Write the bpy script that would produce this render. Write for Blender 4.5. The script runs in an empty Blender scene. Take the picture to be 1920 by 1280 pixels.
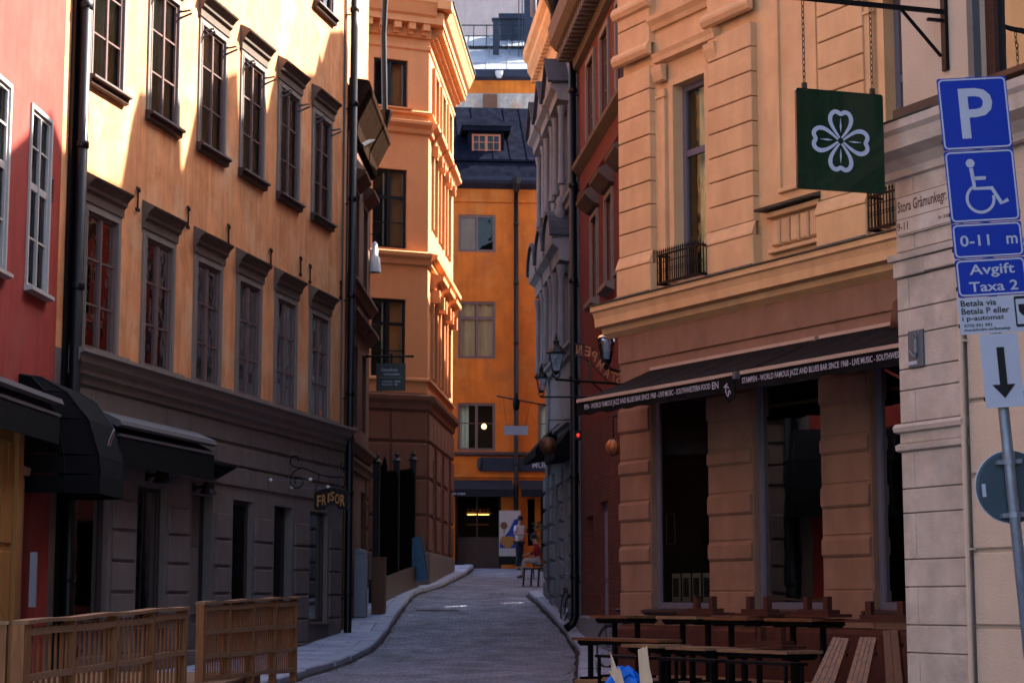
import bpy, bmesh, math, random
from math import sin, cos, pi, radians, atan, atan2, sqrt
from mathutils import Vector, Matrix
random.seed(7)
C = bpy.context.scene.collection
# ------------------------------------------------------------ camera, light, exposure
CZ = 1.65; FPX = 3600.0; TH = atan(490/3600)
cam = bpy.data.cameras.new('camera'); camo = bpy.data.objects.new('camera', cam); C.objects.link(camo)
camo.location = (0, 0, CZ); camo.rotation_euler = (pi/2+TH, 0, 0)
cam.sensor_width = 36; cam.lens = FPX/1920*36; cam.clip_end = 2000; cam.clip_start = .1
cam.dof.use_dof = True; cam.dof.focus_distance = 14.5; cam.dof.aperture_fstop = 7.0
bpy.context.scene.camera = camo
SUN_AZ, SUN_EL = radians(27), radians(42)      # azimuth from +X towards +Y
sd = Vector((cos(SUN_EL)*cos(SUN_AZ), cos(SUN_EL)*sin(SUN_AZ), sin(SUN_EL)))
w = bpy.data.worlds.new('World'); bpy.context.scene.world = w; w.use_nodes = True
nt = w.node_tree; sky = nt.nodes.new('ShaderNodeTexSky'); sky.sky_type = 'NISHITA'; sky.sun_disc = False
sky.sun_elevation = SUN_EL; sky.sun_rotation = pi/2-SUN_AZ; sky.dust_density = 2.5; sky.ozone_density = 1.0
bg = nt.nodes['Background']; nt.links.new(sky.outputs[0], bg.inputs[0]); bg.inputs[1].default_value = .115
sl = bpy.data.lights.new('sun', 'SUN'); sl.energy = 5.0; sl.angle = radians(.5); sl.color = (1, .93, .82)
so = bpy.data.objects.new('sun', sl); C.objects.link(so); so.rotation_euler = (-sd).to_track_quat('-Z', 'Y').to_euler(); so.location = (30, 20, 40)
sc = bpy.context.scene; sc.view_settings.view_transform = 'Standard'; sc.view_settings.look = 'None'
sc.view_settings.exposure = 2.85; sc.view_settings.gamma = 1
sc.render.resolution_x = 1024; sc.render.resolution_y = 682
# ------------------------------------------------------------ helpers
class MB:
    def __init__(s): s.v = []; s.f = []; s.m = []; s.cm = 0
    def mat(s, i): s.cm = i; return s
    def poly(s, pts):
        k = len(s.v); s.v += [tuple(p) for p in pts]; s.f.append(tuple(range(k, k+len(pts)))); s.m.append(s.cm); return s
    def box(s, x0, x1, y0, y1, z0, z1):
        if x0 > x1: x0, x1 = x1, x0
        if y0 > y1: y0, y1 = y1, y0
        if z0 > z1: z0, z1 = z1, z0
        k = len(s.v); s.v += [(x, y, z) for z in (z0, z1) for y in (y0, y1) for x in (x0, x1)]
        for f in ((0,2,3,1),(4,5,7,6),(0,1,5,4),(2,6,7,3),(0,4,6,2),(1,3,7,5)): s.f.append(tuple(k+i for i in f)); s.m.append(s.cm)
        return s
    def block(s, x0, x1, y0, y1, z0, z1, c=.015):   # box whose outer (-y) edges are bevelled
        k = len(s.v)
        s.v += [(x0,y1,z0),(x1,y1,z0),(x1,y1,z1),(x0,y1,z1),(x0,y0+c,z0),(x1,y0+c,z0),(x1,y0+c,z1),(x0,y0+c,z1),
                (x0+c,y0,z0+c),(x1-c,y0,z0+c),(x1-c,y0,z1-c),(x0+c,y0,z1-c)]
        for a in range(4):
            b = (a+1) % 4
            s.f += [(k+a,k+b,k+4+b,k+4+a),(k+4+a,k+4+b,k+8+b,k+8+a)]; s.m += [s.cm]*2
        s.f.append((k+8,k+9,k+10,k+11)); s.m.append(s.cm); return s
    def prof(s, u0, u1, pts, y=0):                  # moulding: (outward, z) profile swept along x, with ends
        k = len(s.v); n = len(pts)
        s.v += [(u0, y-o, z) for o, z in pts]+[(u1, y-o, z) for o, z in pts]
        for i in range(n):
            j = (i+1) % n; s.f.append((k+i, k+j, k+n+j, k+n+i)); s.m.append(s.cm)
        s.f += [tuple(k+i for i in range(n)), tuple(k+n+i for i in range(n-1, -1, -1))]; s.m += [s.cm]*2; return s
    def ext(s, pts, y0, y1):                        # polygon in x,z extruded along y
        k = len(s.v); n = len(pts)
        s.v += [(x, y0, z) for x, z in pts]+[(x, y1, z) for x, z in pts]
        for i in range(n):
            j = (i+1) % n; s.f.append((k+i, k+j, k+n+j, k+n+i)); s.m.append(s.cm)
        s.f += [tuple(k+i for i in range(n)), tuple(k+n+i for i in range(n-1, -1, -1))]; s.m += [s.cm]*2; return s
    def tube(s, pts, r, n=8, closed=False):
        P = [Vector(p) for p in pts]; k = len(s.v); N = len(P); rr = r if isinstance(r, (list, tuple)) else [r]*N
        up = None
        for i, p in enumerate(P):
            if closed: t = P[(i+1) % N]-P[i-1]
            else: t = P[min(i+1, N-1)]-P[max(i-1, 0)]
            t.normalize()
            if up is None: up = Vector((0,0,1)) if abs(t.z) < .9 else Vector((1,0,0))
            a = t.cross(up).normalized(); b = a.cross(t).normalized(); up = b
            for j in range(n):
                q = p+rr[i]*(cos(2*pi*j/n)*a+sin(2*pi*j/n)*b); s.v.append(tuple(q))
        for i in range(N if closed else N-1):
            i2 = (i+1) % N
            for j in range(n):
                j2 = (j+1) % n; s.f.append((k+i*n+j, k+i*n+j2, k+i2*n+j2, k+i2*n+j)); s.m.append(s.cm)
        if not closed:
            s.f += [tuple(k+j for j in range(n)), tuple(k+(N-1)*n+j for j in range(n))]; s.m += [s.cm]*2
        return s
    def bar(s, a, b, w, h=None, up=(0,0,1)):        # rectangular bar between two points
        h = h or w; a = Vector(a); b = Vector(b); t = (b-a).normalized(); up = Vector(up)
        if abs(t.dot(up)) > .95: up = Vector((0,1,0))
        x = t.cross(up).normalized()*w/2; y = x.cross(t).normalized()*h/2; k = len(s.v)
        for p in (a, b):
            for q in (-x-y, x-y, x+y, -x+y): s.v.append(tuple(p+q))
        for f in ((0,1,2,3),(7,6,5,4),(0,4,5,1),(1,5,6,2),(2,6,7,3),(3,7,4,0)): s.f.append(tuple(k+i for i in f)); s.m.append(s.cm)
        return s
    def lathe(s, prof, c=(0,0,0), n=12, a0=0):      # (r,z) about vertical axis
        k = len(s.v)
        for r, z in prof:
            for j in range(n): s.v.append((c[0]+r*cos(a0+2*pi*j/n), c[1]+r*sin(a0+2*pi*j/n), c[2]+z))
        for i in range(len(prof)-1):
            for j in range(n):
                j2 = (j+1) % n; s.f.append((k+i*n+j, k+i*n+j2, k+(i+1)*n+j2, k+(i+1)*n+j)); s.m.append(s.cm)
        return s
    def xf(s, M, k=0):
        for i in range(k, len(s.v)): s.v[i] = tuple(M @ Vector(s.v[i]))
        return s
    def rib(s, pts, wd, y0, y1, closed=False):      # flat stroke along x,z points, extruded y0..y1
        N = len(pts); L = []; R = []
        for i in range(N):
            if closed: a, b = pts[i-1], pts[(i+1) % N]
            else: a, b = pts[max(i-1, 0)], pts[min(i+1, N-1)]
            dx, dz = b[0]-a[0], b[1]-a[1]; l = sqrt(dx*dx+dz*dz) or 1; ww = (wd[i] if isinstance(wd, (list, tuple)) else wd)/2
            L.append((pts[i][0]-dz/l*ww, pts[i][1]+dx/l*ww)); R.append((pts[i][0]+dz/l*ww, pts[i][1]-dx/l*ww))
        for i in range(N if closed else N-1):
            j = (i+1) % N
            s.ext([L[i], R[i], R[j], L[j]], y0, y1)
        return s
def mk(name, mb, mats, parent=None, loc=(0,0,0), rz=0, smooth=False):
    me = bpy.data.meshes.new(name); me.from_pydata(mb.v, [], mb.f)
    if not isinstance(mats, (list, tuple)): mats = [mats]
    for m in mats: me.materials.append(m)
    if len(mats) > 1: me.polygons.foreach_set('material_index', mb.m)
    bm = bmesh.new(); bm.from_mesh(me); bmesh.ops.recalc_face_normals(bm, faces=bm.faces); bm.to_mesh(me); bm.free()
    if smooth: me.polygons.foreach_set('use_smooth', [True]*len(me.polygons))
    o = bpy.data.objects.new(name, me); C.objects.link(o); o.location = loc; o.rotation_euler = (0,0,rz)
    if parent: o.parent = parent
    return o
def tag(o, label=None, cat=None, group=None, kind=None):
    if label: o['label'] = label
    if cat: o['category'] = cat
    if group: o['group'] = group
    if kind: o['kind'] = kind
    return o
def empty(name, loc, rz=0, label=None, cat=None, group=None):
    o = bpy.data.objects.new(name, None); C.objects.link(o); o.location = loc; o.rotation_euler = (0,0,rz); o.empty_display_size = .2
    return tag(o, label, cat, group)
KIDS = {}
def kids(o): return [c for c in bpy.data.objects if c.parent == o]
def dup(o, parent=None, loc=None):
    c = o.copy(); C.objects.link(c)
    if parent: c.parent = parent
    if loc is not None: c.location = loc
    for ch in kids(o):
        dup(ch, c)
    return c
def textmb(s, w_, h_, x, z, y, th=.003, mirror=False, align='c', keep=False):   # text fitted to width/height, flat facing -y
    cu = bpy.data.curves.new('t', 'FONT'); cu.body = s; cu.extrude = 0; cu.offset = .014; cu.resolution_u = 3
    o = bpy.data.objects.new('t', cu); C.objects.link(o)
    dg = bpy.context.evaluated_depsgraph_get(); me = bpy.data.meshes.new_from_object(o.evaluated_get(dg))
    vs = [v.co.copy() for v in me.vertices]; fs = [tuple(p.vertices) for p in me.polygons]
    C.objects.unlink(o); bpy.data.objects.remove(o); bpy.data.curves.remove(cu); bpy.data.meshes.remove(me)
    x0 = min(v.x for v in vs); x1 = max(v.x for v in vs); y0 = min(v.y for v in vs); y1 = max(v.y for v in vs)
    if keep: y0, y1 = 0, .7
    sx = w_/(x1-x0); sy = h_/(y1-y0); mb = MB()
    mb.v = [(x+(v.x-(x0+x1)/2)*sx*(-1 if mirror else 1), y, z+(v.y-(y0+y1)/2)*sy) for v in vs]
    mb.f = fs; mb.m = [0]*len(fs); return mb
def join(a, b, mi=None):
    k = len(a.v); a.v += b.v; a.f += [tuple(k+i for i in f) for f in b.f]; a.m += [mi if mi is not None else m for m in b.m]; return a
def at(x, y, Y):
    a = (x-960)/FPX; b = -(y-640)/FPX; c, s_ = cos(TH), sin(TH)
    r = Vector((a, c-b*s_, s_+b*c)); return Vector((0,0,CZ))+r*(Y/r.y)
# ------------------------------------------------------------ materials
ALB = .58        # overall scale of the plaster, paint and wood base colours below
def mat(name, col, rough=.8, var=.15, scale=3, streak=0, bump=.2, bscale=40, metal=0, spec=.22, stain=None, stainamt=.4, stscale=.8, coat=0, stain2=None):
    if not name.startswith(('granite', 'net_curtain')): col = tuple(c*ALB for c in col); stain = tuple(c*ALB for c in stain) if stain else None; stain2 = tuple(c*ALB for c in stain2) if stain2 else None
    m = bpy.data.materials.new(name); m.use_nodes = True; nt = m.node_tree; N = nt.nodes; L = nt.links
    p = N['Principled BSDF']; p.inputs['Roughness'].default_value = rough; p.inputs['Metallic'].default_value = metal
    p.inputs['Specular IOR Level'].default_value = spec; p.inputs['Coat Weight'].default_value = coat
    tc = N.new('ShaderNodeTexCoord'); n1 = N.new('ShaderNodeTexNoise'); n1.inputs['Scale'].default_value = scale; n1.inputs['Detail'].default_value = 6; n1.inputs['Roughness'].default_value = .65
    L.new(tc.outputs['Object'], n1.inputs['Vector'])
    r1 = N.new('ShaderNodeMapRange'); r1.inputs['From Min'].default_value = .3; r1.inputs['From Max'].default_value = .7
    r1.inputs['To Min'].default_value = 1-var; r1.inputs['To Max'].default_value = 1+var; L.new(n1.outputs[0], r1.inputs[0])
    c = N.new('ShaderNodeMix'); c.data_type = 'RGBA'; c.blend_type = 'MULTIPLY'; c.inputs[0].default_value = 1
    c.inputs[6].default_value = (*col, 1); L.new(r1.outputs[0], c.inputs[7]); out = c.outputs[2]
    if streak:
        mp = N.new('ShaderNodeMapping'); mp.inputs['Scale'].default_value = (1, 1, .12); L.new(tc.outputs['Object'], mp.inputs[0])
        n2 = N.new('ShaderNodeTexNoise'); n2.inputs['Scale'].default_value = 5; n2.inputs['Detail'].default_value = 5; L.new(mp.outputs[0], n2.inputs['Vector'])
        r2 = N.new('ShaderNodeMapRange'); r2.inputs['From Min'].default_value = .35; r2.inputs['From Max'].default_value = .65
        r2.inputs['To Min'].default_value = 1-streak; r2.inputs['To Max'].default_value = 1+streak*.6; L.new(n2.outputs[0], r2.inputs[0])
        c2 = N.new('ShaderNodeMix'); c2.data_type = 'RGBA'; c2.blend_type = 'MULTIPLY'; c2.inputs[0].default_value = 1
        L.new(out, c2.inputs[6]); L.new(r2.outputs[0], c2.inputs[7]); out = c2.outputs[2]
    if stain:
        n3 = N.new('ShaderNodeTexNoise'); n3.inputs['Scale'].default_value = stscale; n3.inputs['Detail'].default_value = 8; n3.inputs['Roughness'].default_value = .6; L.new(tc.outputs['Object'], n3.inputs['Vector'])
        r3 = N.new('ShaderNodeMapRange'); r3.inputs['From Min'].default_value = .5; r3.inputs['From Max'].default_value = .68; r3.inputs['To Max'].default_value = stainamt; L.new(n3.outputs[0], r3.inputs[0])
        c3 = N.new('ShaderNodeMix'); c3.data_type = 'RGBA'; L.new(r3.outputs[0], c3.inputs[0]); L.new(out, c3.inputs[6]); c3.inputs[7].default_value = (*stain, 1); out = c3.outputs[2]
    if stain2:      # repaired and washed out patches with crisper outlines
        mp2 = N.new('ShaderNodeMapping'); mp2.inputs['Location'].default_value = (5.2, 1.3, 8.1); mp2.inputs['Scale'].default_value = (1, 1, .55); L.new(tc.outputs['Object'], mp2.inputs[0])
        n5 = N.new('ShaderNodeTexNoise'); n5.inputs['Scale'].default_value = stscale*1.6; n5.inputs['Detail'].default_value = 9; n5.inputs['Roughness'].default_value = .7; n5.inputs['Distortion'].default_value = .4; L.new(mp2.outputs[0], n5.inputs['Vector'])
        r5 = N.new('ShaderNodeMapRange'); r5.inputs['From Min'].default_value = .54; r5.inputs['From Max'].default_value = .63; r5.inputs['To Max'].default_value = stainamt*.8; L.new(n5.outputs[0], r5.inputs[0])
        c5 = N.new('ShaderNodeMix'); c5.data_type = 'RGBA'; L.new(r5.outputs[0], c5.inputs[0]); L.new(out, c5.inputs[6]); c5.inputs[7].default_value = (*stain2, 1); out = c5.outputs[2]
    L.new(out, p.inputs['Base Color'])
    if bump:
        n4 = N.new('ShaderNodeTexNoise'); n4.inputs['Scale'].default_value = bscale; n4.inputs['Detail'].default_value = 4; L.new(tc.outputs['Object'], n4.inputs['Vector'])
        b = N.new('ShaderNodeBump'); b.inputs['Strength'].default_value = bump; b.inputs['Distance'].default_value = .01; L.new(n4.outputs[0], b.inputs['Height']); L.new(b.outputs[0], p.inputs['Normal'])
    return m
def brickmat(name, c1, c2, cm, bw, bh, mortar=.012, rough=.8, plane='XY', bump=.6, var=.25, off=.5, wob=.6):
    m = mat(name, c1, rough, var, 1.2, bump=0); nt = m.node_tree; N = nt.nodes; L = nt.links; p = N['Principled BSDF']
    tc = N.new('ShaderNodeTexCoord'); src = tc.outputs['Object']
    # slight wobble so that joints are not ruler straight
    nn = N.new('ShaderNodeTexNoise'); nn.inputs['Scale'].default_value = 3.6; nn.inputs['Detail'].default_value = 3; L.new(src, nn.inputs['Vector'])
    vm = N.new('ShaderNodeVectorMath'); vm.operation = 'SCALE'; vm.inputs[3].default_value = bh*wob; L.new(nn.outputs[1], vm.inputs[0])
    va = N.new('ShaderNodeVectorMath'); va.operation = 'ADD'; L.new(src, va.inputs[0]); L.new(vm.outputs[0], va.inputs[1]); src = va.outputs[0]
    if plane == 'XZ':
        se = N.new('ShaderNodeSeparateXYZ'); cb = N.new('ShaderNodeCombineXYZ'); L.new(src, se.inputs[0]); L.new(se.outputs[0], cb.inputs[0]); L.new(se.outputs[2], cb.inputs[1]); src = cb.outputs[0]
    br = N.new('ShaderNodeTexBrick'); br.inputs['Scale'].default_value = 1; br.inputs['Brick Width'].default_value = bw; br.inputs['Row Height'].default_value = bh
    br.inputs['Mortar Size'].default_value = mortar; br.inputs['Mortar Smooth'].default_value = .6; br.offset = off
    br.inputs['Color1'].default_value = (*c1, 1); br.inputs['Color2'].default_value = (*c2, 1); br.inputs['Mortar'].default_value = (*cm, 1); L.new(src, br.inputs['Vector'])
    mx = [n for n in N if n.bl_idname == 'ShaderNodeMix'][0]; L.new(br.outputs[0], mx.inputs[6])
    n4 = N.new('ShaderNodeTexNoise'); n4.inputs['Scale'].default_value = 25; n4.inputs['Detail'].default_value = 5; L.new(tc.outputs['Object'], n4.inputs['Vector'])
    ma = N.new('ShaderNodeMath'); ma.operation = 'MULTIPLY_ADD'; ma.inputs[1].default_value = -1.0; L.new(br.outputs[1], ma.inputs[0]); L.new(n4.outputs[0], ma.inputs[2])
    b = N.new('ShaderNodeBump'); b.inputs['Strength'].default_value = bump; b.inputs['Distance'].default_value = .02; L.new(ma.outputs[0], b.inputs['Height']); L.new(b.outputs[0], p.inputs['Normal'])
    return m
def woodmat(name, col, rough=.6, axis=2, var=.35):
    m = mat(name, col, rough, var, 4, bump=0); nt = m.node_tree; N = nt.nodes; L = nt.links
    n1 = [n for n in N if n.bl_idname == 'ShaderNodeTexNoise'][0]; tc = [n for n in N if n.bl_idname == 'ShaderNodeTexCoord'][0]
    mp = N.new('ShaderNodeMapping'); s_ = [9, 9, 9]; s_[axis] = .9; mp.inputs['Scale'].default_value = s_; L.new(tc.outputs['Object'], mp.inputs[0]); L.new(mp.outputs[0], n1.inputs['Vector'])
    b = N.new('ShaderNodeBump'); b.inputs['Strength'].default_value = .3; b.inputs['Distance'].default_value = .005; L.new(n1.outputs[0], b.inputs['Height']); L.new(b.outputs[0], N['Principled BSDF'].inputs['Normal'])
    return m
def glassmat(name, tint=(.75,.8,.8), refl=1.0, wav=.05, ior=1.52):
    m = bpy.data.materials.new(name); m.use_nodes = True; nt = m.node_tree; N = nt.nodes; L = nt.links; N.remove(N['Principled BSDF'])
    g = N.new('ShaderNodeBsdfGlossy'); g.inputs['Roughness'].default_value = .02; g.inputs['Color'].default_value = (refl, refl, refl, 1)
    t = N.new('ShaderNodeBsdfTransparent'); t.inputs[0].default_value = (*tint, 1); fr = N.new('ShaderNodeFresnel'); fr.inputs[0].default_value = ior
    mx = N.new('ShaderNodeMixShader'); L.new(fr.outputs[0], mx.inputs[0]); L.new(t.outputs[0], mx.inputs[1]); L.new(g.outputs[0], mx.inputs[2]); L.new(mx.outputs[0], N['Material Output'].inputs[0])
    tc = N.new('ShaderNodeTexCoord'); n = N.new('ShaderNodeTexNoise'); n.inputs['Scale'].default_value = 2.2; L.new(tc.outputs['Object'], n.inputs['Vector'])
    b = N.new('ShaderNodeBump'); b.inputs['Strength'].default_value = wav; b.inputs['Distance'].default_value = .2; L.new(n.outputs[0], b.inputs['Height']); L.new(b.outputs[0], g.inputs['Normal']); L.new(b.outputs[0], fr.inputs['Normal'])
    return m
def emit(name, col, s):
    m = bpy.data.materials.new(name); m.use_nodes = True; p = m.node_tree.nodes['Principled BSDF']
    p.inputs['Base Color'].default_value = (*col, 1); p.inputs['Emission Color'].default_value = (*col, 1); p.inputs['Emission Strength'].default_value = s; return m
M = dict(
 orange=mat('orange_lime_wash', (.92,.375,.15), .85, .20, 1.5, .22, .25, 30, stain=(.95,.60,.34), stainamt=.75, stscale=.9, stain2=(.66,.23,.075)),
 mauve=mat('grey_mauve_plaster', (.20,.158,.14), .8, .12, 2.5, .10, .2, 60),
 trim=mat('grey_brown_trim', (.27,.22,.19), .7, .1, 3, .05, .1),
 hoodm=mat('brown_hood', (.17,.12,.09), .7, .15, 3, .05, .1),
 winred=mat('oxblood_window_paint', (.20,.115,.10), .5, .1, 5, 0, .05),
 sillm=mat('dark_sill_metal', (.07,.04,.035), .5, .2, 8, 0, .1),
 curtain=mat('net_curtain', (.66,.78,.62), .95, .12, 6, .1, 0),
 tan_reflection=mat('tan_pane_reflection', (.72,.46,.25), .9, .1, 3, .05, 0),  # tan that stands in for a sunlit reflection in the panes
 dark=mat('dark_interior', (.035,.028,.025), .9, .3, 2, 0, 0),
 dim=mat('dim_interior', (.09,.06,.045), .9, .3, 2, 0, 0),
 pipe=mat('black_drainpipe', (.005,.005,.007), .4, .3, 8, 0, .05, spec=.2),
 iron=mat('black_iron', (.004,.004,.005), .5, .2, 10, 0, .1, spec=.15),
 red=mat('red_lime_plaster', (.42,.052,.036), .85, .12, 2, .12, .35, 30, stain=(.42,.11,.08), stainamt=.5, stain2=(.30,.035,.025)),
 white=mat('white_window_paint', (.62,.58,.54), .5, .06, 8, .03, .05),
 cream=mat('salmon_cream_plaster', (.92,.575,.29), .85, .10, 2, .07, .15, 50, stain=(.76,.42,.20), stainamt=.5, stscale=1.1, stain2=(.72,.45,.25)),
 cream_shade=mat('shaded_salmon_plaster', (.34,.185,.12), .85, .14, 2.2, .08, .2, 50, stain=(.33,.17,.11), stainamt=.45, stscale=1.6, stain2=(.20,.12,.09)),  # cream plaster darkened: street shade is put into the colour
 plinth=mat('red_granite_plinth', (.10,.032,.022), .7, .3, 18, .15, .4, 50),
 stone=mat('pink_grey_limestone', (.62,.47,.375), .85, .16, 5, .12, .4, 60, stain=(.30,.24,.20), stainamt=.6, stscale=2.2, stain2=(.56,.45,.38)),
 plaster=mat('pale_salmon_plaster', (.70,.49,.355), .88, .05, 3, .04, .5, 70),
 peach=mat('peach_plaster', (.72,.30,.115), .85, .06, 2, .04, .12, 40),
 peach_shade=mat('shaded_peach_plaster', (.19,.08,.045), .85, .1, 2, .08, .15, 40),  # peach plaster darkened to carry the shade low on the walls
 dorange=mat('strong_orange_plaster', (.74,.18,.018), .85, .22, 1.3, .12, .2, 30, stain=(.40,.14,.045), stainamt=.6, stscale=.6, stain2=(.72,.27,.06)),
 slate=mat('dark_slate_sheet', (.011,.012,.021), .95, .35, 3, .2, .1, spec=0),
 oldmetal=mat('weathered_zinc_roof', (.30,.32,.36), .55, .25, 3, .15, .1, stain=(.10,.15,.26), stainamt=.45, stscale=2.4),
 bluemetal=mat('blue_black_sheet_metal', (.018,.026,.05), .55, .25, 3, 0, .1),
 weather=mat('flaking_whitewash', (.50,.42,.36), .9, .3, 5, .15, .3, stain=(.55,.25,.10), stainamt=.6, stscale=1.2),
 pinkgrey=mat('pink_grey_plaster', (.50,.39,.36), .9, .08, 2, .08, .15),
 bred=mat('dark_red_plaster', (.19,.028,.02), .8, .15, 2, .08, .2),
 gstone=mat('light_grey_stucco', (.25,.255,.285), .8, .15, 3, .1, .2),
 brownw=mat('dark_brown_plaster', (.16,.07,.04), .85, .1, 3, .08, .15),
 blackcloth=mat('black_awning_canvas', (.005,.005,.006), .9, .2, 5, .1, .3, 60, spec=.1),
 navycloth=mat('navy_awning_canvas', (.012,.013,.024), .85, .2, 5, .1, .2),
 alu=mat('pale_painted_metal', (.13,.125,.13), .45, .1, 6, 0, .05),
 awnbar=mat('beige_awning_bar', (.55,.40,.31), .5, .1, 6, 0, .05),
 wood=woodmat('weathered_fence_wood', (.33,.14,.055), .75, 2),
 woodrail=woodmat('weathered_rail_wood', (.34,.19,.10), .75, 1),
 teak=woodmat('oiled_teak', (.20,.08,.035), .45, 0),
 palewood=woodmat('pale_worn_slat', (.30,.175,.10), .5, 0),
 dkwood=woodmat('dark_red_brown_wood', (.09,.03,.02), .4, 0),
 split=woodmat('splintered_pine', (.78,.52,.33), .7, 2, .12),
 tan=woodmat('tan_painted_wood', (.42,.19,.05), .6, 2, .15),
 stub=mat('beige_pilaster', (.33,.21,.15), .8, .1, 4, .05, .1),
 green=mat('dark_green_enamel', (.008,.03,.014), .22, .15, 3, 0, .03, coat=.3),
 signwhite=mat('sign_white', (.50,.50,.58), .45, .03, 5, 0, 0),
 emblem=mat('pale_lilac_paint', (.58,.58,.70), .5, .03, 5, 0, 0),
 signblue=mat('sign_blue', (.005,.035,.36), .35, .04, 4, 0, 0),
 signblack=mat('sign_black', (.01,.01,.012), .4, .05, 5, 0, 0),
 galv=mat('galvanised_steel', (.26,.28,.33), .45, .2, 14, .1, .05, metal=.5),
 discm=mat('grey_sign_back', (.045,.07,.09), .5, .12, 6, 0, .05),
 gold=mat('gilt_letter', (.72,.38,.12), .4, .15, 10, 0, .1, metal=.6),
 rust=mat('rust_brown_letter', (.55,.22,.10), .6, .2, 10, 0, .1),
 copper=mat('aged_copper', (.20,.09,.045), .5, .45, 9, 0, .2, metal=.5),
 lampw=mat('white_enamel_shade', (.85,.83,.78), .4, .03, 5, 0, 0),
 greybox=mat('grey_cabinet', (.30,.31,.36), .6, .08, 4, .05, .05),
 bluedoor=mat('faded_blue_paint', (.10,.20,.32), .7, .2, 5, .2, .2),
 skin=mat('skin', (.50,.28,.20), .6, .05, 5, 0, 0),
 hair=mat('black_hair', (.012,.010,.010), .6, .1, 20, 0, .2),
 shirt=mat('white_cotton', (.62,.62,.66), .9, .05, 6, 0, .1),
 jeans=mat('navy_denim', (.02,.025,.05), .9, .1, 8, 0, .1),
 redc=mat('dark_red_cloth', (.25,.02,.03), .9, .1, 8, 0, .1),
 greyc=mat('pale_grey_cloth', (.45,.40,.40), .9, .1, 8, 0, .1),
 bag=mat('bright_blue_plastic', (.0,.16,.75), .3, .1, 5, 0, .5, 12),
 paper=mat('poster_paper', (.55,.52,.52), .7, .05, 5, 0, 0),
 photo=mat('framed_black_photo', (.10,.11,.11), .5, .5, 18, 0, 0),
 mat_white=mat('photo_mount', (.75,.78,.72), .8, .1, 6, 0, 0),
 purple=mat('grey_violet_window_paint', (.17,.155,.20), .55, .08, 6, .04, .05),
 flash=mat('grey_green_lead_flashing', (.10,.095,.075), .6, .3, 6, .1, .2),
 setts=brickmat('granite_setts', (.135,.148,.19), (.22,.23,.275), (.085,.09,.11), .20, .125, .02, .66, bump=1, var=.5, wob=2.2),
 flags=brickmat('granite_flags', (.21,.23,.30), (.28,.30,.37), (.07,.07,.08), .9, .42, .012, .7, bump=.3),
 kerbm=mat('granite_kerb', (.25,.27,.33), .7, .15, 6, 0, .3, 30),
 brick=brickmat('red_brick', (.12,.03,.02), (.09,.022,.016), (.05,.025,.02), .22, .07, .01, .85, 'XZ'),
 bulb=emit('warm_bulb', (1,.55,.18), 1.2), glow=emit('orange_lamp', (1,.20,.04), 1.2), amber=emit('amber_lamp', (1,.45,.1), 1.2), redl=emit('red_lamp', (.7,.02,.01), .25),
 glass=glassmat('old_window_glass', (.8,.85,.82), .55, .05), glassc=glassmat('clear_lantern_glass', (.75,.75,.85), 1, 0, 2.6), glassm=glassmat('dull_window_glass', (.6,.6,.6), .16, .02), glassd=glassmat('shop_glass', (.55,.6,.6), .42, .004),
 amber2=mat('warm_copper', (.55,.20,.07), .4, .35, 9, 0, .1, metal=.4), rubber=mat('tyre_rubber', (.012,.012,.012), .8, .1, 5, 0, 0), chrome=mat('chromed_steel', (.5,.55,.65), .25, .05, 5, 0, 0, metal=.9),
)
# ------------------------------------------------------------ ground
HP = [(-60,-1),(0,0),(20,.25),(30,.45),(35,.57),(38,.70),(41,.97),(44,1.30),(47,1.62),(50,1.88),(55,2.22),(60,2.55),(65,2.8),(90,2.9),(400,3)]
def hY(Y):
    for (a, p), (b, q) in zip(HP, HP[1:]):
        if Y <= b: return p+(q-p)*max(0, (Y-a)/(b-a))
    return HP[-1][1]
def interp(T, Y):
    if Y <= T[0][0]: return T[0][1]
    for (a, p), (b, q) in zip(T, T[1:]):
        if Y <= b: return p+(q-p)*(Y-a)/(b-a)
    return T[-1][1]
KL = [(10,-4.6),(27,-3.65),(30.7,-3.37),(34.4,-3.02),(39.5,-2.70),(45.8,-2.61),(49.5,-2.50),(53,-1.93),(59.4,-1.41),(64,-1.31),(65,-1.3)]
KR = [(10,.75),(29.8,1.02),(37.6,1.31),(41.1,1.15),(44.4,.87),(48.6,.48),(49.8,.40)]
ys = [-60,-30,0,8,14,18]+[20+.5*i for i in range(93)]+[70,80,100,150,400]
def strip(name, x0f, x1f, Ys, off, m, nx=2, rough=0, label=None):
    mb = MB(); rows = []
    for Y in Ys:
        a, b = x0f(Y), x1f(Y); r = []
        for i in range(nx+1):
            x = a+(b-a)*i/nx; r.append(len(mb.v)); mb.v.append((x, Y, hY(Y)+off+rough*sin(x*2.1+Y*1.3)*sin(Y*.9-x)))
        rows.append(r)
    for r, q in zip(rows, rows[1:]):
        for i in range(nx): mb.f.append((r[i], r[i+1], q[i+1], q[i])); mb.m.append(0)
    return mk(name, mb, m)
g = strip('ground', lambda Y: -400, lambda Y: 400, [-400]+ys[1:], -.012, M['kerbm'], 1); tag(g, kind='structure')
g = strip('street', lambda Y: -9, lambda Y: 9, [y for y in ys if -60 <= y <= 70], 0, M['setts'], 24, .012, ); tag(g, kind='structure')
yl = [y for y in ys if 8 <= y <= 65]
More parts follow.
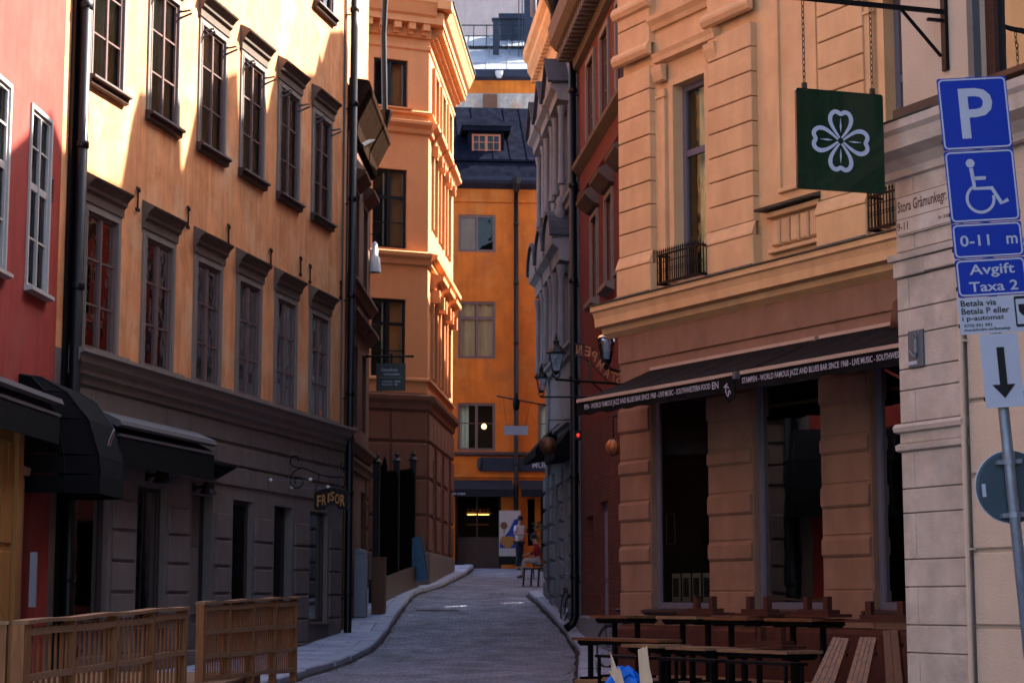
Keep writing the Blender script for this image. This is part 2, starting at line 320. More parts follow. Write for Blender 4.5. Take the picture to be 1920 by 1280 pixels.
def pavement(name, T, side, far, Ys):
    mb = MB(); off = .12
    for y0, y1 in zip(Ys, Ys[1:]):
        a0, a1 = interp(T, y0)+side*.3, interp(T, y1)+side*.3
        mb.poly([(a0, y0, hY(y0)+off), (a1, y1, hY(y1)+off), (far, y1, hY(y1)+off), (far, y0, hY(y0)+off)])
        mb.poly([(a0, y0, hY(y0)+off), (a1, y1, hY(y1)+off), (a1, y1, hY(y1)-.05), (a0, y0, hY(y0)-.05)])
    ye = Ys[-1]; a = interp(T, ye)+side*.3
    mb.poly([(a, ye, hY(ye)+off), (far, ye, hY(ye)+off), (far, ye, hY(ye)-.05), (a, ye, hY(ye)-.05)])
    tag(mk(name, mb, M['flags']), kind='structure')
    # kerb stones: one long run of granite blocks
    kb = MB(); y = Ys[0]; random.seed(3)
    while y < Ys[-1]-.2:
        y2 = min(y+random.uniform(.8, 1.3), Ys[-1]); g_ = .012
        dz = random.uniform(-.012, .012); dx = random.uniform(-.015, .015)
        a0, a1 = interp(T, y+g_)+dx, interp(T, y2-g_)+dx; k = len(kb.v); z0, z1 = hY(y+g_), hY(y2-g_); t = side*.29
        for (aa, yy, zz) in ((a0, y+g_, z0), (a1, y2-g_, z1)):
            kb.v += [(aa, yy, zz-.1), (aa, yy, zz+.10+dz), (aa+side*.025, yy, zz+.127+dz), (aa+t, yy, zz+.127+dz), (aa+t, yy, zz-.1)]
        for i in range(5):
            j = (i+1) % 5; kb.f.append((k+i, k+j, k+5+j, k+5+i)); kb.m.append(0)
        kb.f += [tuple(k+i for i in range(5)), tuple(k+5+i for i in range(5))]; kb.m += [0, 0]; y = y2
    tag(mk('kerb', kb, M['kerbm']), kind='structure')
pavement('sidewalk', KL, -1, -12, yl)
pavement('sidewalk', KR, 1, 9, [y for y in yl if y <= 49.8])
M['dirt_shade'] = mat('gutter_dirt_and_shade', (.035,.032,.03), .95, .4, 9, 0, .4)  # dark strip: kerb shade put into the colour together with grime
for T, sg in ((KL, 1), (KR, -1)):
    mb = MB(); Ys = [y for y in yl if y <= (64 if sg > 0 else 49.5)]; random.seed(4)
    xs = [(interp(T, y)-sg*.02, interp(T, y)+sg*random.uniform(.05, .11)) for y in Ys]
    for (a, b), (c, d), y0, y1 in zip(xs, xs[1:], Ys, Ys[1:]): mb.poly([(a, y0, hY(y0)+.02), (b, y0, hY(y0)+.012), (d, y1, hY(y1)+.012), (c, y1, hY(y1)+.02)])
    tag(mk('kerb_dirt_shade', mb, M['dirt_shade']), kind='structure')
# ------------------------------------------------------------ building framework
class Bld:
    def __init__(s, name, label, cat, P, zb, group=None):
        s.zb = zb; s.P = P; s.root = empty(name, (P[0], P[1], zb), 0, label, cat, group)
class Face:
    def __init__(s, b, P, ang):
        s.b = b; s.a = radians(ang); s.off = Vector((P[0]-b.P[0], P[1]-b.P[1], 0)); s.d = Vector((cos(s.a), sin(s.a), 0)); s.i = Vector((-sin(s.a), cos(s.a), 0)); s.P = Vector((P[0], P[1], 0))
    def part(s, name, mb, mats, smooth=False): return mk(name, mb, mats, s.b.root, (s.off.x, s.off.y, -s.b.zb), s.a, smooth)
    def place(s, o, u, z, o_=0):
        o.parent = s.b.root; o.location = s.off+s.d*u-s.i*o_+Vector((0,0,z-s.b.zb)); o.rotation_euler = (0,0,s.a); return o
    def W(s, u, o, z): return s.P+s.d*u-s.i*o+Vector((0,0,z))      # world point at outward distance o
def wall_grid(u0, u1, z0, z1, holes, rev=.2, deep=.9, back=1.1, y=0):
    """front plane with real openings, reveals and a dark room behind each; slot 1 = interior"""
    mb = MB(); us = sorted({u0, u1, *[h[0] for h in holes], *[h[1] for h in holes]}); zs = sorted({z0, z1, *[h[2] for h in holes], *[h[3] for h in holes]})
    for a, b in zip(us, us[1:]):
        for c, d in zip(zs, zs[1:]):
            if b-a < 1e-6 or d-c < 1e-6: continue
            mu, mz = (a+b)/2, (c+d)/2
            if any(h[0] < mu < h[1] and h[2] < mz < h[3] for h in holes): continue
            mb.poly([(a,y,c),(b,y,c),(b,y,d),(a,y,d)])
    for h in holes:
        a, b, c, d = h[:4]
        for (p, q, m) in ((y, y+rev, 0), (y+rev, y+deep, 1)):
            mb.mat(m)
            mb.poly([(a,p,c),(a,q,c),(a,q,d),(a,p,d)]); mb.poly([(b,p,c),(b,q,c),(b,q,d),(b,p,d)])
            mb.poly([(a,p,c),(b,p,c),(b,q,c),(a,q,c)]); mb.poly([(a,p,d),(b,p,d),(b,q,d),(a,q,d)])
        mb.poly([(a,y+deep,c),(b,y+deep,c),(b,y+deep,d),(a,y+deep,d)]); mb.mat(0)
    mb.poly([(u0,y,z0),(u0,back,z0),(u0,back,z1),(u0,y,z1)]); mb.poly([(u1,y,z0),(u1,back,z0),(u1,back,z1),(u1,y,z1)])
    mb.poly([(u0,y,z1),(u1,y,z1),(u1,back,z1),(u0,back,z1)])
    return mb
def body(f, u0, u1, z0, z1, D, m, y0=1.1): return f.part('wing', MB().box(u0, u1, y0, D, z0, z1), m)
def winframe(w_, h_, cols, rows, fw=.07, mw=.028, y=.12, t=.06, mid=None, zsplit=None):
    mb = MB(); mb.box(0, fw, y, y+t, 0, h_); mb.box(w_-fw, w_, y, y+t, 0, h_); mb.box(fw, w_-fw, y+.002, y+t-.002, 0, fw); mb.box(fw, w_-fw, y+.002, y+t-.002, h_-fw, h_)
    mid = mw*2 if mid is None else mid
    for i in range(1, cols):
        x = w_*i/cols; ww = mid if i*2 == cols else mw
        mb.box(x-ww/2, x+ww/2, y-.006, y+t-.01, fw, h_-fw)
    zs = zsplit if zsplit else [h_*j/rows for j in range(1, rows)]
    for z in zs:
        ww = mw
        if isinstance(z, tuple): z, ww = z
        mb.box(fw, w_-fw, y+.008, y+t-.012, z-ww/2, z+ww/2)
    return mb
def pane(w_, h_, y=.155): return MB().poly([(.03,y,.03),(w_-.03,y,.03),(w_-.03,y,h_-.03),(.03,y,h_-.03)])
def curt(w_, h_, y=.3, spans=((0,.36),(.62,1)), z0=0, z1=1, amp=.03):
    mb = MB()
    for a, b in spans:
        n = max(4, int((b-a)*w_/.025)); k = len(mb.v)
        for i in range(n+1):
            x = (a+(b-a)*i/n)*w_; yy = y+amp*sin(i*1.15)+.01*sin(i*.37)
            mb.v += [(x, yy, h_*z0), (x, yy, h_*z1)]
        for i in range(n): mb.f.append((k+2*i, k+2*i+2, k+2*i+3, k+2*i+1)); mb.m.append(0)
    return mb
def window(f, u, z, w_, h_, cols, rows, fm, gm='glass', curtain=None, extras=(), cm='curtain', **kw):
    """extras: (name, MB, material)"""
    o = mk('window', winframe(w_, h_, cols, rows, **kw), fm); f.place(o, u, z)
    mk('pane', pane(w_, h_, kw.get('y', .12)+.035), M[gm], o)
    if curtain: mk('curtain', curtain, M[cm], o, smooth=True)
    for n, mb, m in extras: mk(n, mb, m, o)
    return o
def again(f, o, u, z): c = dup(o); return f.place(c, u, z)
def rect_frame(mb, x0, x1, z0, z1, w_, y0, y1):
    mb.box(x0-w_, x0, y0, y1, z0, z1+w_); mb.box(x1, x1+w_, y0, y1, z0, z1+w_); mb.box(x0, x1, y0, y1, z1, z1+w_); return mb
def drain(f, u, o, z0, z1, r=.075, m='pipe', name='drainpipe', foot=True):
    mb = MB(); pts = [(u, -o, z1), (u, -o, z0+.25)]+([(u, -o-.05, z0+.12), (u, -o-.2, z0+.02)] if foot else [])
    mb.tube(pts, r, 12)
    z = z0+1.1
    while z < z1:
        mb.lathe([(r+.012, -.05), (r+.018, -.04), (r+.018, .04), (r+.012, .05)], (u, -o, z), 12); mb.box(u-.015, u+.015, -o, 0, z-.12, z-.09); z += 2.1
    return f.part(name, mb, M[m], True)
# ============================================================ A: long orange house on the left
A = Bld('plastered_house', 'long orange house with grey ground floor and rows of tall windows on the left', 'house', (-6.45, 27.5), .42)
fA = Face(A, (-6.45, 27.5), 77.6)
UW = [.55, 2.75, 4.93, 6.97, 9.03, 11.12]          # left edge of each window bay
GW = [.5, 2.72, 4.98, 6.92, 9.12, 11.25]; GWw = [1.15, 1.12, .95, 1.0, 1.06, 1.15]
hl = [(u, u+1.1, 5.38, 7.44) for u in UW]+[(u, u+1.1, 9.5, 11.62) for u in UW]+[(u, u+1.1, 13.95, 15.7) for u in UW]
mb = wall_grid(-.33, 13.4, 5.28, 18.0, hl, .07); fA.part('wall', mb, [M['orange'], M['dark']])
gh = [(u, u+w_, (.3 if i in (2, 4) else 1.27), 3.48) for i, (u, w_) in enumerate(zip(GW, GWw))]
mb = wall_grid(-.33, 13.4, .2, 5.28, gh, .16, 1.0)
edges = [0]+[x for h in gh for x in (h[0], h[1])]+[13.4]
for i in range(0, len(edges), 2):                   # raised rustication blocks on the piers
    a, b = edges[i], edges[i+1]
    if b-a < .5: continue
    m_ = .13; z = .9
    while z < 3.2: mb.block(a+m_, b-m_, -.035, .002, z, z+.42, .012); z += .47
for z0, z1 in ((3.72, 4.05), (4.09, 4.42), (4.48, 4.80)):
    u = 0
    k = 0
    while u < 13.39:
        u2 = min(u+1.0+.25*((k*7) % 3), 13.4); mb.block(u+.006, u2-.006, -.03, .002, z0, z1-.012, .01); u = u2; k += 1
mb.block(0, 13.4, -.05, .002, .2, .88, .02)
fA.part('ground_floor_wall', mb, [M['mauve'], M['dark']])
fA.part('cornice', MB().prof(-.02, 13.42, [(0, 5.345), (.30, 5.30), (.30, 5.25), (.24, 5.22), (.22, 5.12), (.13, 5.04), (.13, 4.97), (.06, 4.93), (.05, 4.84), (0, 4.82)]), M['trim'])
body(fA, -.33, 13.4, -.5, 18, 9, M['orange'])
fA.part('eave', MB().prof(-.05, 13.45, [(0, 17.3), (.1, 17.4), (.55, 17.75), (.6, 17.8), (.6, 18.0), (0, 18.2)]), M['trim'])
def surround_A(h_, sill, hood):
    mb = rect_frame(MB(), 0, 1.1, 0, h_, .12, -.03, .002); rect_frame(mb, .0, 1.1, 0, h_, .035, -.04, -.03)
    ex = [('surround', mb, M['trim'])]
    if hood:
        ex.append(('hood', MB().prof(-.16, 1.26, [(0, h_+.12), (.05, h_+.12), (.055, h_+.25), (.10, h_+.29), (.105, h_+.34), (.16, h_+.41), (.20, h_+.44), (.215, h_+.47), (0, h_+.58)]), M['hoodm']))
    if sill:
        ex.append(('sill', MB().prof(-.14, 1.24, [(0, .0), (.14, -.02), (.15, -.06), (.09, -.075), (.085, -.15), (.02, -.17), (0, -.17)]), M['sillm']))
    else:
        ex.append(('sill', MB().prof(-.13, 1.23, [(0, .0), (.22, -.03), (.22, -.055), (0, -.07)]), M['trim']))
    return ex
zr = [(.7, .028), (1.4, .028)]
wl = window(fA, UW[0], 5.38, 1.1, 2.06, 2, 3, M['winred'], curtain=curt(1.1, 2.06, .12, ((0, .47), (.53, 1))), extras=surround_A(2.06, False, True), zsplit=[.68, 1.36], y=.0, t=.05, fw=.055)
for u in UW[1:]: again(fA, wl, u, 5.38)
hold = [('shutter_hook', MB().tube([(x, .02, 2.0), (x+.02, -.10, 2.0), (x+.06, -.2, 2.03), (x+.08, -.22, 1.98), (x, -.05, 1.88), (x, .02, 1.88)], .02, 6), M['alu']) for x in (.0, 1.1)]
wu = window(fA, UW[0], 9.5, 1.1, 2.1, 2, 3, M['winred'], curtain=curt(1.1, 2.1, .11, ((0, .5), (.505, 1))), extras=surround_A(2.1, True, True)+hold, zsplit=[.7, 1.4], y=.0, t=.05, fw=.055)
for u in UW[1:]: again(fA, wu, u, 9.5)
wt = window(fA, UW[0], 13.95, 1.1, 1.75, 2, 3, M['winred'], curtain=curt(1.1, 1.75, .32), extras=surround_A(1.75, True, False), zsplit=[.6, 1.2], y=.0, t=.05, fw=.055)
for u in UW[1:]: again(fA, wt, u, 13.95)
for i, (u, w_) in enumerate(zip(GW, GWw)):
    z0 = .3 if i in (2, 4) else 1.27; h_ = 3.48-z0
    if i in (2, 4):
        o = mk('door', MB().box(0, w_, .24, .3, 0, h_).block(.1, w_-.1, .20, .245, .2, 1.0).block(.1, w_-.1, .20, .245, 1.15, 2.3), M['mauve'] if i == 2 else M['sillm']); fA.place(o, u, z0)
        if i == 4: mk('pane', MB().poly([(.15, .19, 1.2), (w_-.15, .19, 1.2), (w_-.15, .19, 2.9), (.15, .19, 2.9)]), M['glassd'], o); mk('notice', MB().box(.55, .7, .17, .185, 1.25, 1.4), M['gold'], o)
        mk('handle', MB().tube([(.12, .16, 1.0), (.12, .14, 1.15)], .012, 8), M['galv'], o)
    else:
        cu = curt(w_, h_, .45, ((0, .3),)) if i == 0 else curt(w_, h_, .4, ((.62, .72), (.85, .98)))
        window(fA, u, z0, w_, h_, 1, 1, M['sillm'], 'glassd', curtain=cu, extras=[('sill', MB().prof(-.06, w_+.06, [(0, 0), (.1, -.02), (.1, -.05), (0, -.06)]), M['sillm'])], y=.09, fw=.07)
mb = MB()
for u, z in ((2.35, 8.0), (4.45, 8.12), (6.35, 8.18), (8.6, 8.15), (10.35, 8.3), (10.95, 8.25), (13.0, 8.25)):   # wrought wall anchors
    mb.tube([(u-.06, -.03, z+.12), (u-.04, -.03, z+.16), (u, -.03, z+.12), (u, -.03, z-.18), (u-.04, -.03, z-.22), (u-.07, -.03, z-.18)], .016, 6)
    mb.tube([(u, -.03, z+.12), (u+.04, -.03, z+.16), (u+.07, -.03, z+.1)], .016, 6).tube([(u, -.03, z-.18), (u+.04, -.03, z-.22), (u+.06, -.03, z-.17)], .014, 6)
fA.part('wall_anchor', mb, M['iron'])
fA.part('house_number', join(textmb('8', .09, .2, 5.62, 3.62, -.045, .004), MB()), M['white'])
fA.part('corner_strip', MB().box(.04, .22, -.03, .6, 1.5, 18), M['trim']) if False else None
drain(fA, .03, .14, .9, 18, .09)
drain(fA, 13.34, .16, .75, 18, .085)
fA.part('pipe_board', MB().box(-.13, .07, -.06, .002, .7, 18), M['pipe'])
fA.part('cable_conduit', MB().tube([(13.12, -.02, 3.5), (13.12, -.02, 17)], .02, 6), M['alu'])
# ============================================================ R: red house at the far left
R = Bld('red_house', 'red plastered house with white framed windows at the far left edge', 'house', (-6.52, 27.18), .40)
fR = Face(R, (-6.52, 27.18), 87.3)
rh = [(-1.5, -.6, 5.92, 8.38), (-3.4, -2.5, 5.92, 8.38), (-1.5, -.6, 10.6, 13), (-3.4, -2.5, 10.6, 13)]
gr = [(-3.0, -2.25, .5, 3.7), (-1.7, -.95, .5, 3.55)]
mb = wall_grid(-5.2, -.02, .2, 17, rh+gr, .1); fR.part('wall', mb, [M['red'], M['dark']]); body(fR, -5.2, -.02, -.5, 17, 8, M['red'])
sf = rect_frame(MB(), 0, .9, 0, 2.46, .06, -.03, .002)
wr = window(fR, -1.5, 5.92, .9, 2.46, 2, 3, M['white'], curtain=curt(.9, 2.46, .3, ((0, .2), (.8, 1))), extras=[('surround', sf, M['white']), ('sill', MB().prof(-.08, .98, [(0, 0), (.12, -.02), (.12, -.07), (0, -.09)]), M['white'])], zsplit=[.68, (1.4, .1), 1.95], y=.0, t=.05, fw=.05, mid=.05)
for u, z in ((-3.4, 5.92), (-1.5, 10.6), (-3.4, 10.6)): again(fR, wr, u, z)
mb = MB()
for k in range(6): mb.box(-.5, -.36, -.012, .002, 7.3+k*.06, 7.33+k*.06)
fR.part('vent_grille', mb, M['sillm'])
mb = MB().box(-3.35, -2.5, -.22, -.02, .6, 3.9)
for k in range(3): mb.block(-3.3+.27*k, -3.07+.27*k, -.25, -.218, .9, 2.3).block(-3.3+.27*k, -3.07+.27*k, -.25, -.218, 2.4, 3.7)
mb.box(-2.5, -2.3, -.30, -.02, .6, 3.9)
for k in range(14): mb.box(-2.44, -2.36, -.306, -.299, .9+k*.2, .91+k*.2)
fR.part('shop_front', mb, M['tan'])
fR.part('pilaster', MB().block(-2.15, -1.75, -.16, 0, .5, 3.3).prof(-2.2, -1.7, [(0, 3.3), (.2, 3.32), (.22, 3.42), (.0, 3.5)]), M['stub'])
fR.part('menu_board', MB().box(-2.28, -2.22, -.5, -.42, 1.6, 2.3), M['greybox'])
M['peach_shade2'] = mat('ochre_plaster', (.52,.27,.15), .85, .1, 2, .1, .2)
Nb = Bld('bounce_facade', 'unseen ochre house added past the left edge for warm bounce light', 'house', (-6.76, 21.97), .2)  # invented neighbour, put in to throw warmer bounce than red plaster would
fN = Face(Nb, (-6.76, 21.97), 87.3)
nh = [(-u, -u+1.1, z, z+2.0) for u in (2.2, 4.4, 6.6, 8.8, 11, 13.2) for z in (5.9, 9.4, 12.8)]
fN.part('wall', wall_grid(-16, 0, .1, 16.5, nh, .1), [M['peach_shade2'], M['dark']]); body(fN, -16, 0, -.5, 16.5, 8, M['peach_shade2'])
wn = window(fN, -2.2, 5.9, 1.1, 2.0, 2, 3, M['white'], extras=[('surround', rect_frame(MB(), 0, 1.1, 0, 2.0, .09, -.03, .002), M['white'])], y=.03)
for h_ in nh[1:]: again(fN, wn, h_[0], h_[2])
# ============================================================ awnings on the left
def awning_straight(name, f, u0, u1, z, out, drop, label, end_label=None):
    e = empty(name, f.W(u0, 0, z-.3), f.a, label, 'awning', None); zz = .3
    mk('cassette', MB().prof(0, u1-u0, [(.02, zz+.02), (.12, zz+.05), (out, zz-.10), (out+.03, zz-.17), (out-.04, zz-.2), (.1, zz-.04), (.02, zz-.08)]), M['alu'], e)
    mk('canopy', MB().prof(.03, u1-u0-.03, [(.06, zz-.10), (out-.06, zz-.26), (out-.06, zz-.28), (.06, zz-.12)]), M['blackcloth'], e)
    mk('front_bar', MB().box(.02, u1-u0-.02, -out+.0, -out+.04, zz-.34, zz-.30), M['alu'], e)
    mk('valance', MB().box(.03, u1-u0-.03, -out+.01, -out+.025, zz-.34-drop, zz-.34), M['blackcloth'], e)
    for x in (.3, u1-u0-.3): mk('arm', MB().bar((x, 0, zz-.25), (x+.1, -out+.05, zz-.32), .04), M['iron'], e)
    return e
awning_straight('shop_awning', fA, .95, 4.85, 4.44, .45, .42, 'half rolled black awning with silver edge under the grey frieze of the orange house')
awning_straight('shop_awning', fR, -4.6, -1.85, 4.42, .65, .36, 'black silver edged awning on the red house at the far left edge')
fA.part('door_canopy', MB().prof(4.9, 6.05, [(0, 4.12), (.38, 4.02), (.38, 3.97), (.02, 3.78)]), M['blackcloth'])
# bubble canopy over the red house's last door: quarter dome of cloth on ribs
e = empty('dome_canopy', fR.W(-.72, 0, 3.2), fR.a, 'rounded black bubble canopy with small pink emblem between the red and orange houses', 'awning')
prof_ = [(0, 1.48), (.28, 1.45), (.6, 1.26), (.88, .90), (1.03, .42), (1.06, .16), (1.06, -.10)]
W2 = .95; mb = MB()
n = len(prof_)
for (o0, z0), (o1, z1) in zip(prof_, prof_[1:]):
    # middle cloth
    i0 = W2-.34*min(1, max(0, (o0)/1.0))*.9; i1 = W2-.34*min(1, max(0, (o1)/1.0))*.9
    mb.poly([(-i0, -o0, z0), (i0, -o0, z0), (i1, -o1, z1), (-i1, -o1, z1)])
    for s_ in (-1, 1):
        mb.poly([(s_*i0, -o0, z0), (s_*i1, -o1, z1), (s_*W2, -o1*.62, z1-.0), (s_*W2, -o0*.62, z0-.03*o0)])
        mb.poly([(s_*W2, -o0*.62, z0-.03*o0), (s_*W2, -o1*.62, z1), (s_*W2, 0, z1), (s_*W2, 0, z0)])
mk('cloth', mb, M['blackcloth'], e)
mb = MB()
for s_ in (-1, 1):
    mb.tube([(s_*(W2-.34*min(1, o)*.9), -o-.004, z) for o, z in prof_[:-1]], .012, 6)
    mb.tube([(s_*W2, -o*.62-.004, z-.03*o) for o, z in prof_[:-1]], .010, 6)
mb.tube([(-W2, -.62, .12), (-(W2-.3), -1.0, .14), (W2-.3, -1.0, .14), (W2, -.62, .12)], .01, 6)
mk('rib', mb, M['iron'], e)
emb = MB().ext([(-.55+.13*cos(t)*1.0+.55, .55+.22*sin(t)) for t in [2*pi*i/14 for i in range(14)]], -.93, -.925)
mk('emblem', MB().ext([(.045*cos(2*pi*i/14), .17*sin(2*pi*i/14)) for i in range(14)], -.004, .004).xf(Matrix.Translation((.1, -.985, .66)) @ Matrix.Rotation(radians(18), 4, 'X')), M['redc'], e)
mk('emblem_rim', MB().tube([(.055*cos(2*pi*i/14), 0, .19*sin(2*pi*i/14)) for i in range(14)], .008, 5, True).xf(Matrix.Translation((.1, -.988, .66)) @ Matrix.Rotation(radians(18), 4, 'X')), M['greyc'], e)
M['eaveb'] = mat('dark_eave_board', (.035,.02,.014), 1, .3, 5, 0, .1, spec=0)
# ============================================================ B: brown sliver behind the black pipe
B = Bld('brown_house', 'dark brown house with stepped cornices squeezed behind the black downpipe', 'house', (-3.57, 41), .95)
fB = Face(B, (-3.57, 41), 88.6)
mb = wall_grid(0, 5.0, .6, 12.6, [(1.4, 2.4, 8.9, 10.9), (3.4, 4.3, 8.9, 10.9), (1.4, 2.4, 5.6, 7.4), (3.4, 4.3, 5.6, 7.4), (3.4, 4.3, 1.9, 4.2)], .2)
for z in (2.0, 2.7, 3.4, 4.1): mb.block(4.35, 4.98, -.04, .002, z, z+.6)
fB.part('wall', mb, [M['brownw'], M['dark']]); body(fB, 0, 5.0, 0, 12.6, 7, M['brownw'])
wb = window(fB, 1.4, 8.9, 1.0, 2.0, 2, 3, M['sillm'], extras=[('hood', MB().prof(-.15, 1.15, [(0, 2.1), (.12, 2.2), (.26, 2.32), (.26, 2.38), (0, 2.45)]), M['brownw'])])
for u, z in ((3.4, 8.9), (1.4, 5.6), (3.4, 5.6)): again(fB, wb, u, z)
for z, o in ((8.45, .20), (7.75, .24), (4.9, .2), (4.55, .12)):
    fB.part('cornice', MB().prof(0, 5.04, [(0, z), (.06, z), (o*.6, z+.12), (o, z+.18), (o, z+.25), (0, z+.3)]), M['brownw'])
fB.part('eave', MB().prof(-.1, 5.1, [(0, 11.9), (.12, 11.95), (.15, 12.2), (.42, 12.75), (.46, 12.8), (.46, 12.95), (.40, 13.0), (0, 13.05)]), M['eaveb'])
fB.part('upper_storey', MB().box(0, 4.6, .05, 5, 13.0, 18.5), M['orange'])
fB.part('gutter_hopper', MB().tube([(4.6, -.38, 13.35), (4.6, -.36, 13.0), (3.0, -.2, 12.4), (1.5, -.12, 11.9)], .06, 8).lathe([(.05, 0), (.16, .35), (.17, .42)], (4.6, -.38, 13.1), 8), M['pipe'])
fB.part('gutter', MB().tube([(-.1, -.42, 18.6), (4.7, -.42, 18.5), (4.75, -.3, 15.5), (4.6, -.36, 13.4)], .07, 8), M['pipe'])
# ============================================================ C: light corner house
Cb = Bld('corner_house', 'peach corner house with dentilled cornice, its street side in full sun', 'house', (-2.31, 52), 1.9)
fC = Face(Cb, (-2.31, 52), 23); fCs = Face(Cb, (-2.31, 52), 86.4)
fh = [(-1.62, -.62, 15.2, 16.55), (-1.62, -.62, 11.25, 13.45), (-1.62, -.62, 7.72, 9.85), (-3.5, -2.6, 15.2, 16.55), (-3.5, -2.6, 11.25, 13.45), (-3.5, -2.6, 7.72, 9.85)]
mb = wall_grid(-4.2, 0, 7.3, 18, fh, .22); fC.part('wall', mb, [M['peach'], M['dark']])
SU = [.95, 2.95, 4.95]
sh = [(u, u+.95, 12.0, 14.2) for u in SU]+[(u, u+.95, 15.2, 16.5) for u in SU]+[(u, u+.95, 7.8, 10.2) for u in SU]
mb = wall_grid(0, 7.3, 7.3, 18, sh, .22); fCs.part('wall', mb, [M['peach'], M['dark']])
for f, a, b in ((fC, -4.2, 0), (fCs, 0, 7.3)):
    hs = [] if f is fC else [(u, u+.95, 3.3, 5.6) for u in SU]
    mb = wall_grid(a, b, 1.2, 7.3, hs, .25)
    for i, z in enumerate((1.2, 3.05, 4.02, 5.02, 6.0)):
        z1 = (2.98, 3.95, 4.95, 5.93, 6.75)[i]; u = a; k = 0
        while u < b-.01:
            u2 = min(u+1.05, b)
            if not any(h[0] < (u+u2)/2 < h[1] and h[2] < (z+z1)/2 < h[3] for h in hs) or i == 0:
                if i: mb.block(u+.02, u2-.02, -.07, .002, z, z1, .035)
            u = u2; k += 1
    f.part('plinth', MB().block(a, b+(.04 if f is fC else 0), -.10, .002, 1.0, 3.0, .03), M['mauve'])
    f.part('ground_floor_wall', mb, [M['peach_shade'], M['dark']])
    e0, e1 = (a, b+.0) if f is fC else (a, b)
    def cor(n, pts, m='peach'):
        om = max(o for o, z in pts)
        f.part(n, MB().prof(a, b+.02 if f is fC else b, pts) if True else None, M[m])
    cor('string_course', [(0, 7.62), (.10, 7.62), (.10, 7.68), (0, 7.72)])
    cor('string_course', [(0, 6.8), (.08, 6.85), (.10, 7.0), (.22, 7.1), (.24, 7.2), (0, 7.28)], 'peach_shade')
    cor('string_course', [(0, 10.78), (.10, 10.82), (.13, 10.95), (.26, 11.02), (.28, 11.12), (0, 11.2)])
    cor('string_course', [(0, 14.45), (.09, 14.5), (.12, 14.62), (.26, 14.72), (.27, 14.8), (0, 14.88)])
    cor('string_course', [(0, 15.02), (.11, 15.04), (.12, 15.1), (0, 15.16)])
    cor('string_course', [(0, 16.85), (.05, 16.9), (.05, 17.0), (0, 17.02)])
    cor('main_cornice', [(0, 17.2), (.10, 17.22), (.12, 17.3), (.12, 17.52), (.42, 17.55), (.42, 17.72), (.5, 17.78), (.62, 18.05), (.66, 18.1), (.66, 18.18), (0, 18.4)])
    mb = MB(); n = int((b-a)/(.42 if f is fC else .21))
    for i in range(n):
        u = a+(i+.5)*(b-a)/n; wd = .1 if f is fC else .055
        mb.box(u-wd, u+wd, -.38, -.1, 17.36, 17.56); mb.box(u-wd*.8, u+wd*.8, -.22, -.1, 17.26, 17.36)
    f.part('modillion', mb, M['peach'])
# corner fill so that the two cornices meet
mb = MB(); 
for o, z0, z1 in ((.66, 17.95, 18.2), (.42, 17.55, 17.9)): 
    d1 = Vector((sin(radians(23)), -cos(radians(23)))); d2 = Vector((sin(radians(86.4)), -cos(radians(86.4))))
    tip = (d1+d2)*o/(1+d1.dot(d2)); q = [(0, 0), tuple(d1*o), tuple(tip), tuple(d2*o)]
    k = len(mb.v); mb.v += [(x, y, z0) for x, y in q]+[(x, y, z1) for x, y in q]
    for i in range(4):
        j = (i+1) % 4; mb.f.append((k+i, k+j, k+4+j, k+4+i)); mb.m.append(0)
    mb.f += [(k, k+1, k+2, k+3), (k+4, k+5, k+6, k+7)]; mb.m += [0, 0]
mk('main_cornice', mb, M['peach'], Cb.root, (0, 0, -Cb.zb))
fC.part('roof', MB().box(-4.2, .25, -.35, 4, 18.42, 18.62).prof(-4.2, .1, [(.55, 18.2), (.6, 18.36), (.1, 18.75), (0, 18.4)]), M['bluemetal'])
fCs.part('roof', MB().prof(0, 7.4, [(.64, 18.2), (.70, 18.24), (.70, 18.3), (-.5, 18.5), (-.5, 18.3)]), M['bluemetal'])
mb = MB(); q = [(-4.2*cos(radians(23)), -4.2*sin(radians(23))), (-.05, .05), (7.3*cos(radians(86.4))-.05, 7.3*sin(radians(86.4))), (-5, 7.5)]
q = [(x-.0, y+1.15 if i == 0 else y) for i, (x, y) in enumerate(q)]
q[0] = (-4.2*cos(radians(23))-.45, -4.2*sin(radians(23))+1.05); q[1] = (-1.4, .9); q[2] = (-1.0, 7.2)
k = 0; mb.v += [(x, y, 0) for x, y in q]+[(x, y, 16.5) for x, y in q]
for i in range(4):
    j = (i+1) % 4; mb.f.append((i, j, 4+j, 4+i)); mb.m.append(0)
mb.f.append((4,5,6,7)); mb.m.append(0)
mk('wing', mb, M['dark'], Cb.root)
w1 = window(fC, -1.62, 11.25, 1.0, 2.2, 2, 3, M['signblack'], zsplit=[.72, (1.42, .09)], extras=[('casement', MB().box(.36, .40, .2, .22, .07, 2.1), M['white']), ('casement', MB().box(.92, .95, .2, .22, .07, 2.1), M['white'])], mid=.1, y=.1, curtain=curt(1, 2.2, .5, ((.6, .95),)))
again(fC, w1, -3.5, 11.25)
w2 = window(fC, -1.62, 7.72, 1.0, 2.13, 2, 3, M['signblack'], zsplit=[.72, (1.45, .09)], extras=[('casement', MB().box(.36, .40, .2, .22, .07, 2.05), M['white']), ('casement', MB().box(.92, .95, .2, .22, .07, 2.05), M['white'])], mid=.1, y=.1)
again(fC, w2, -3.5, 7.72)
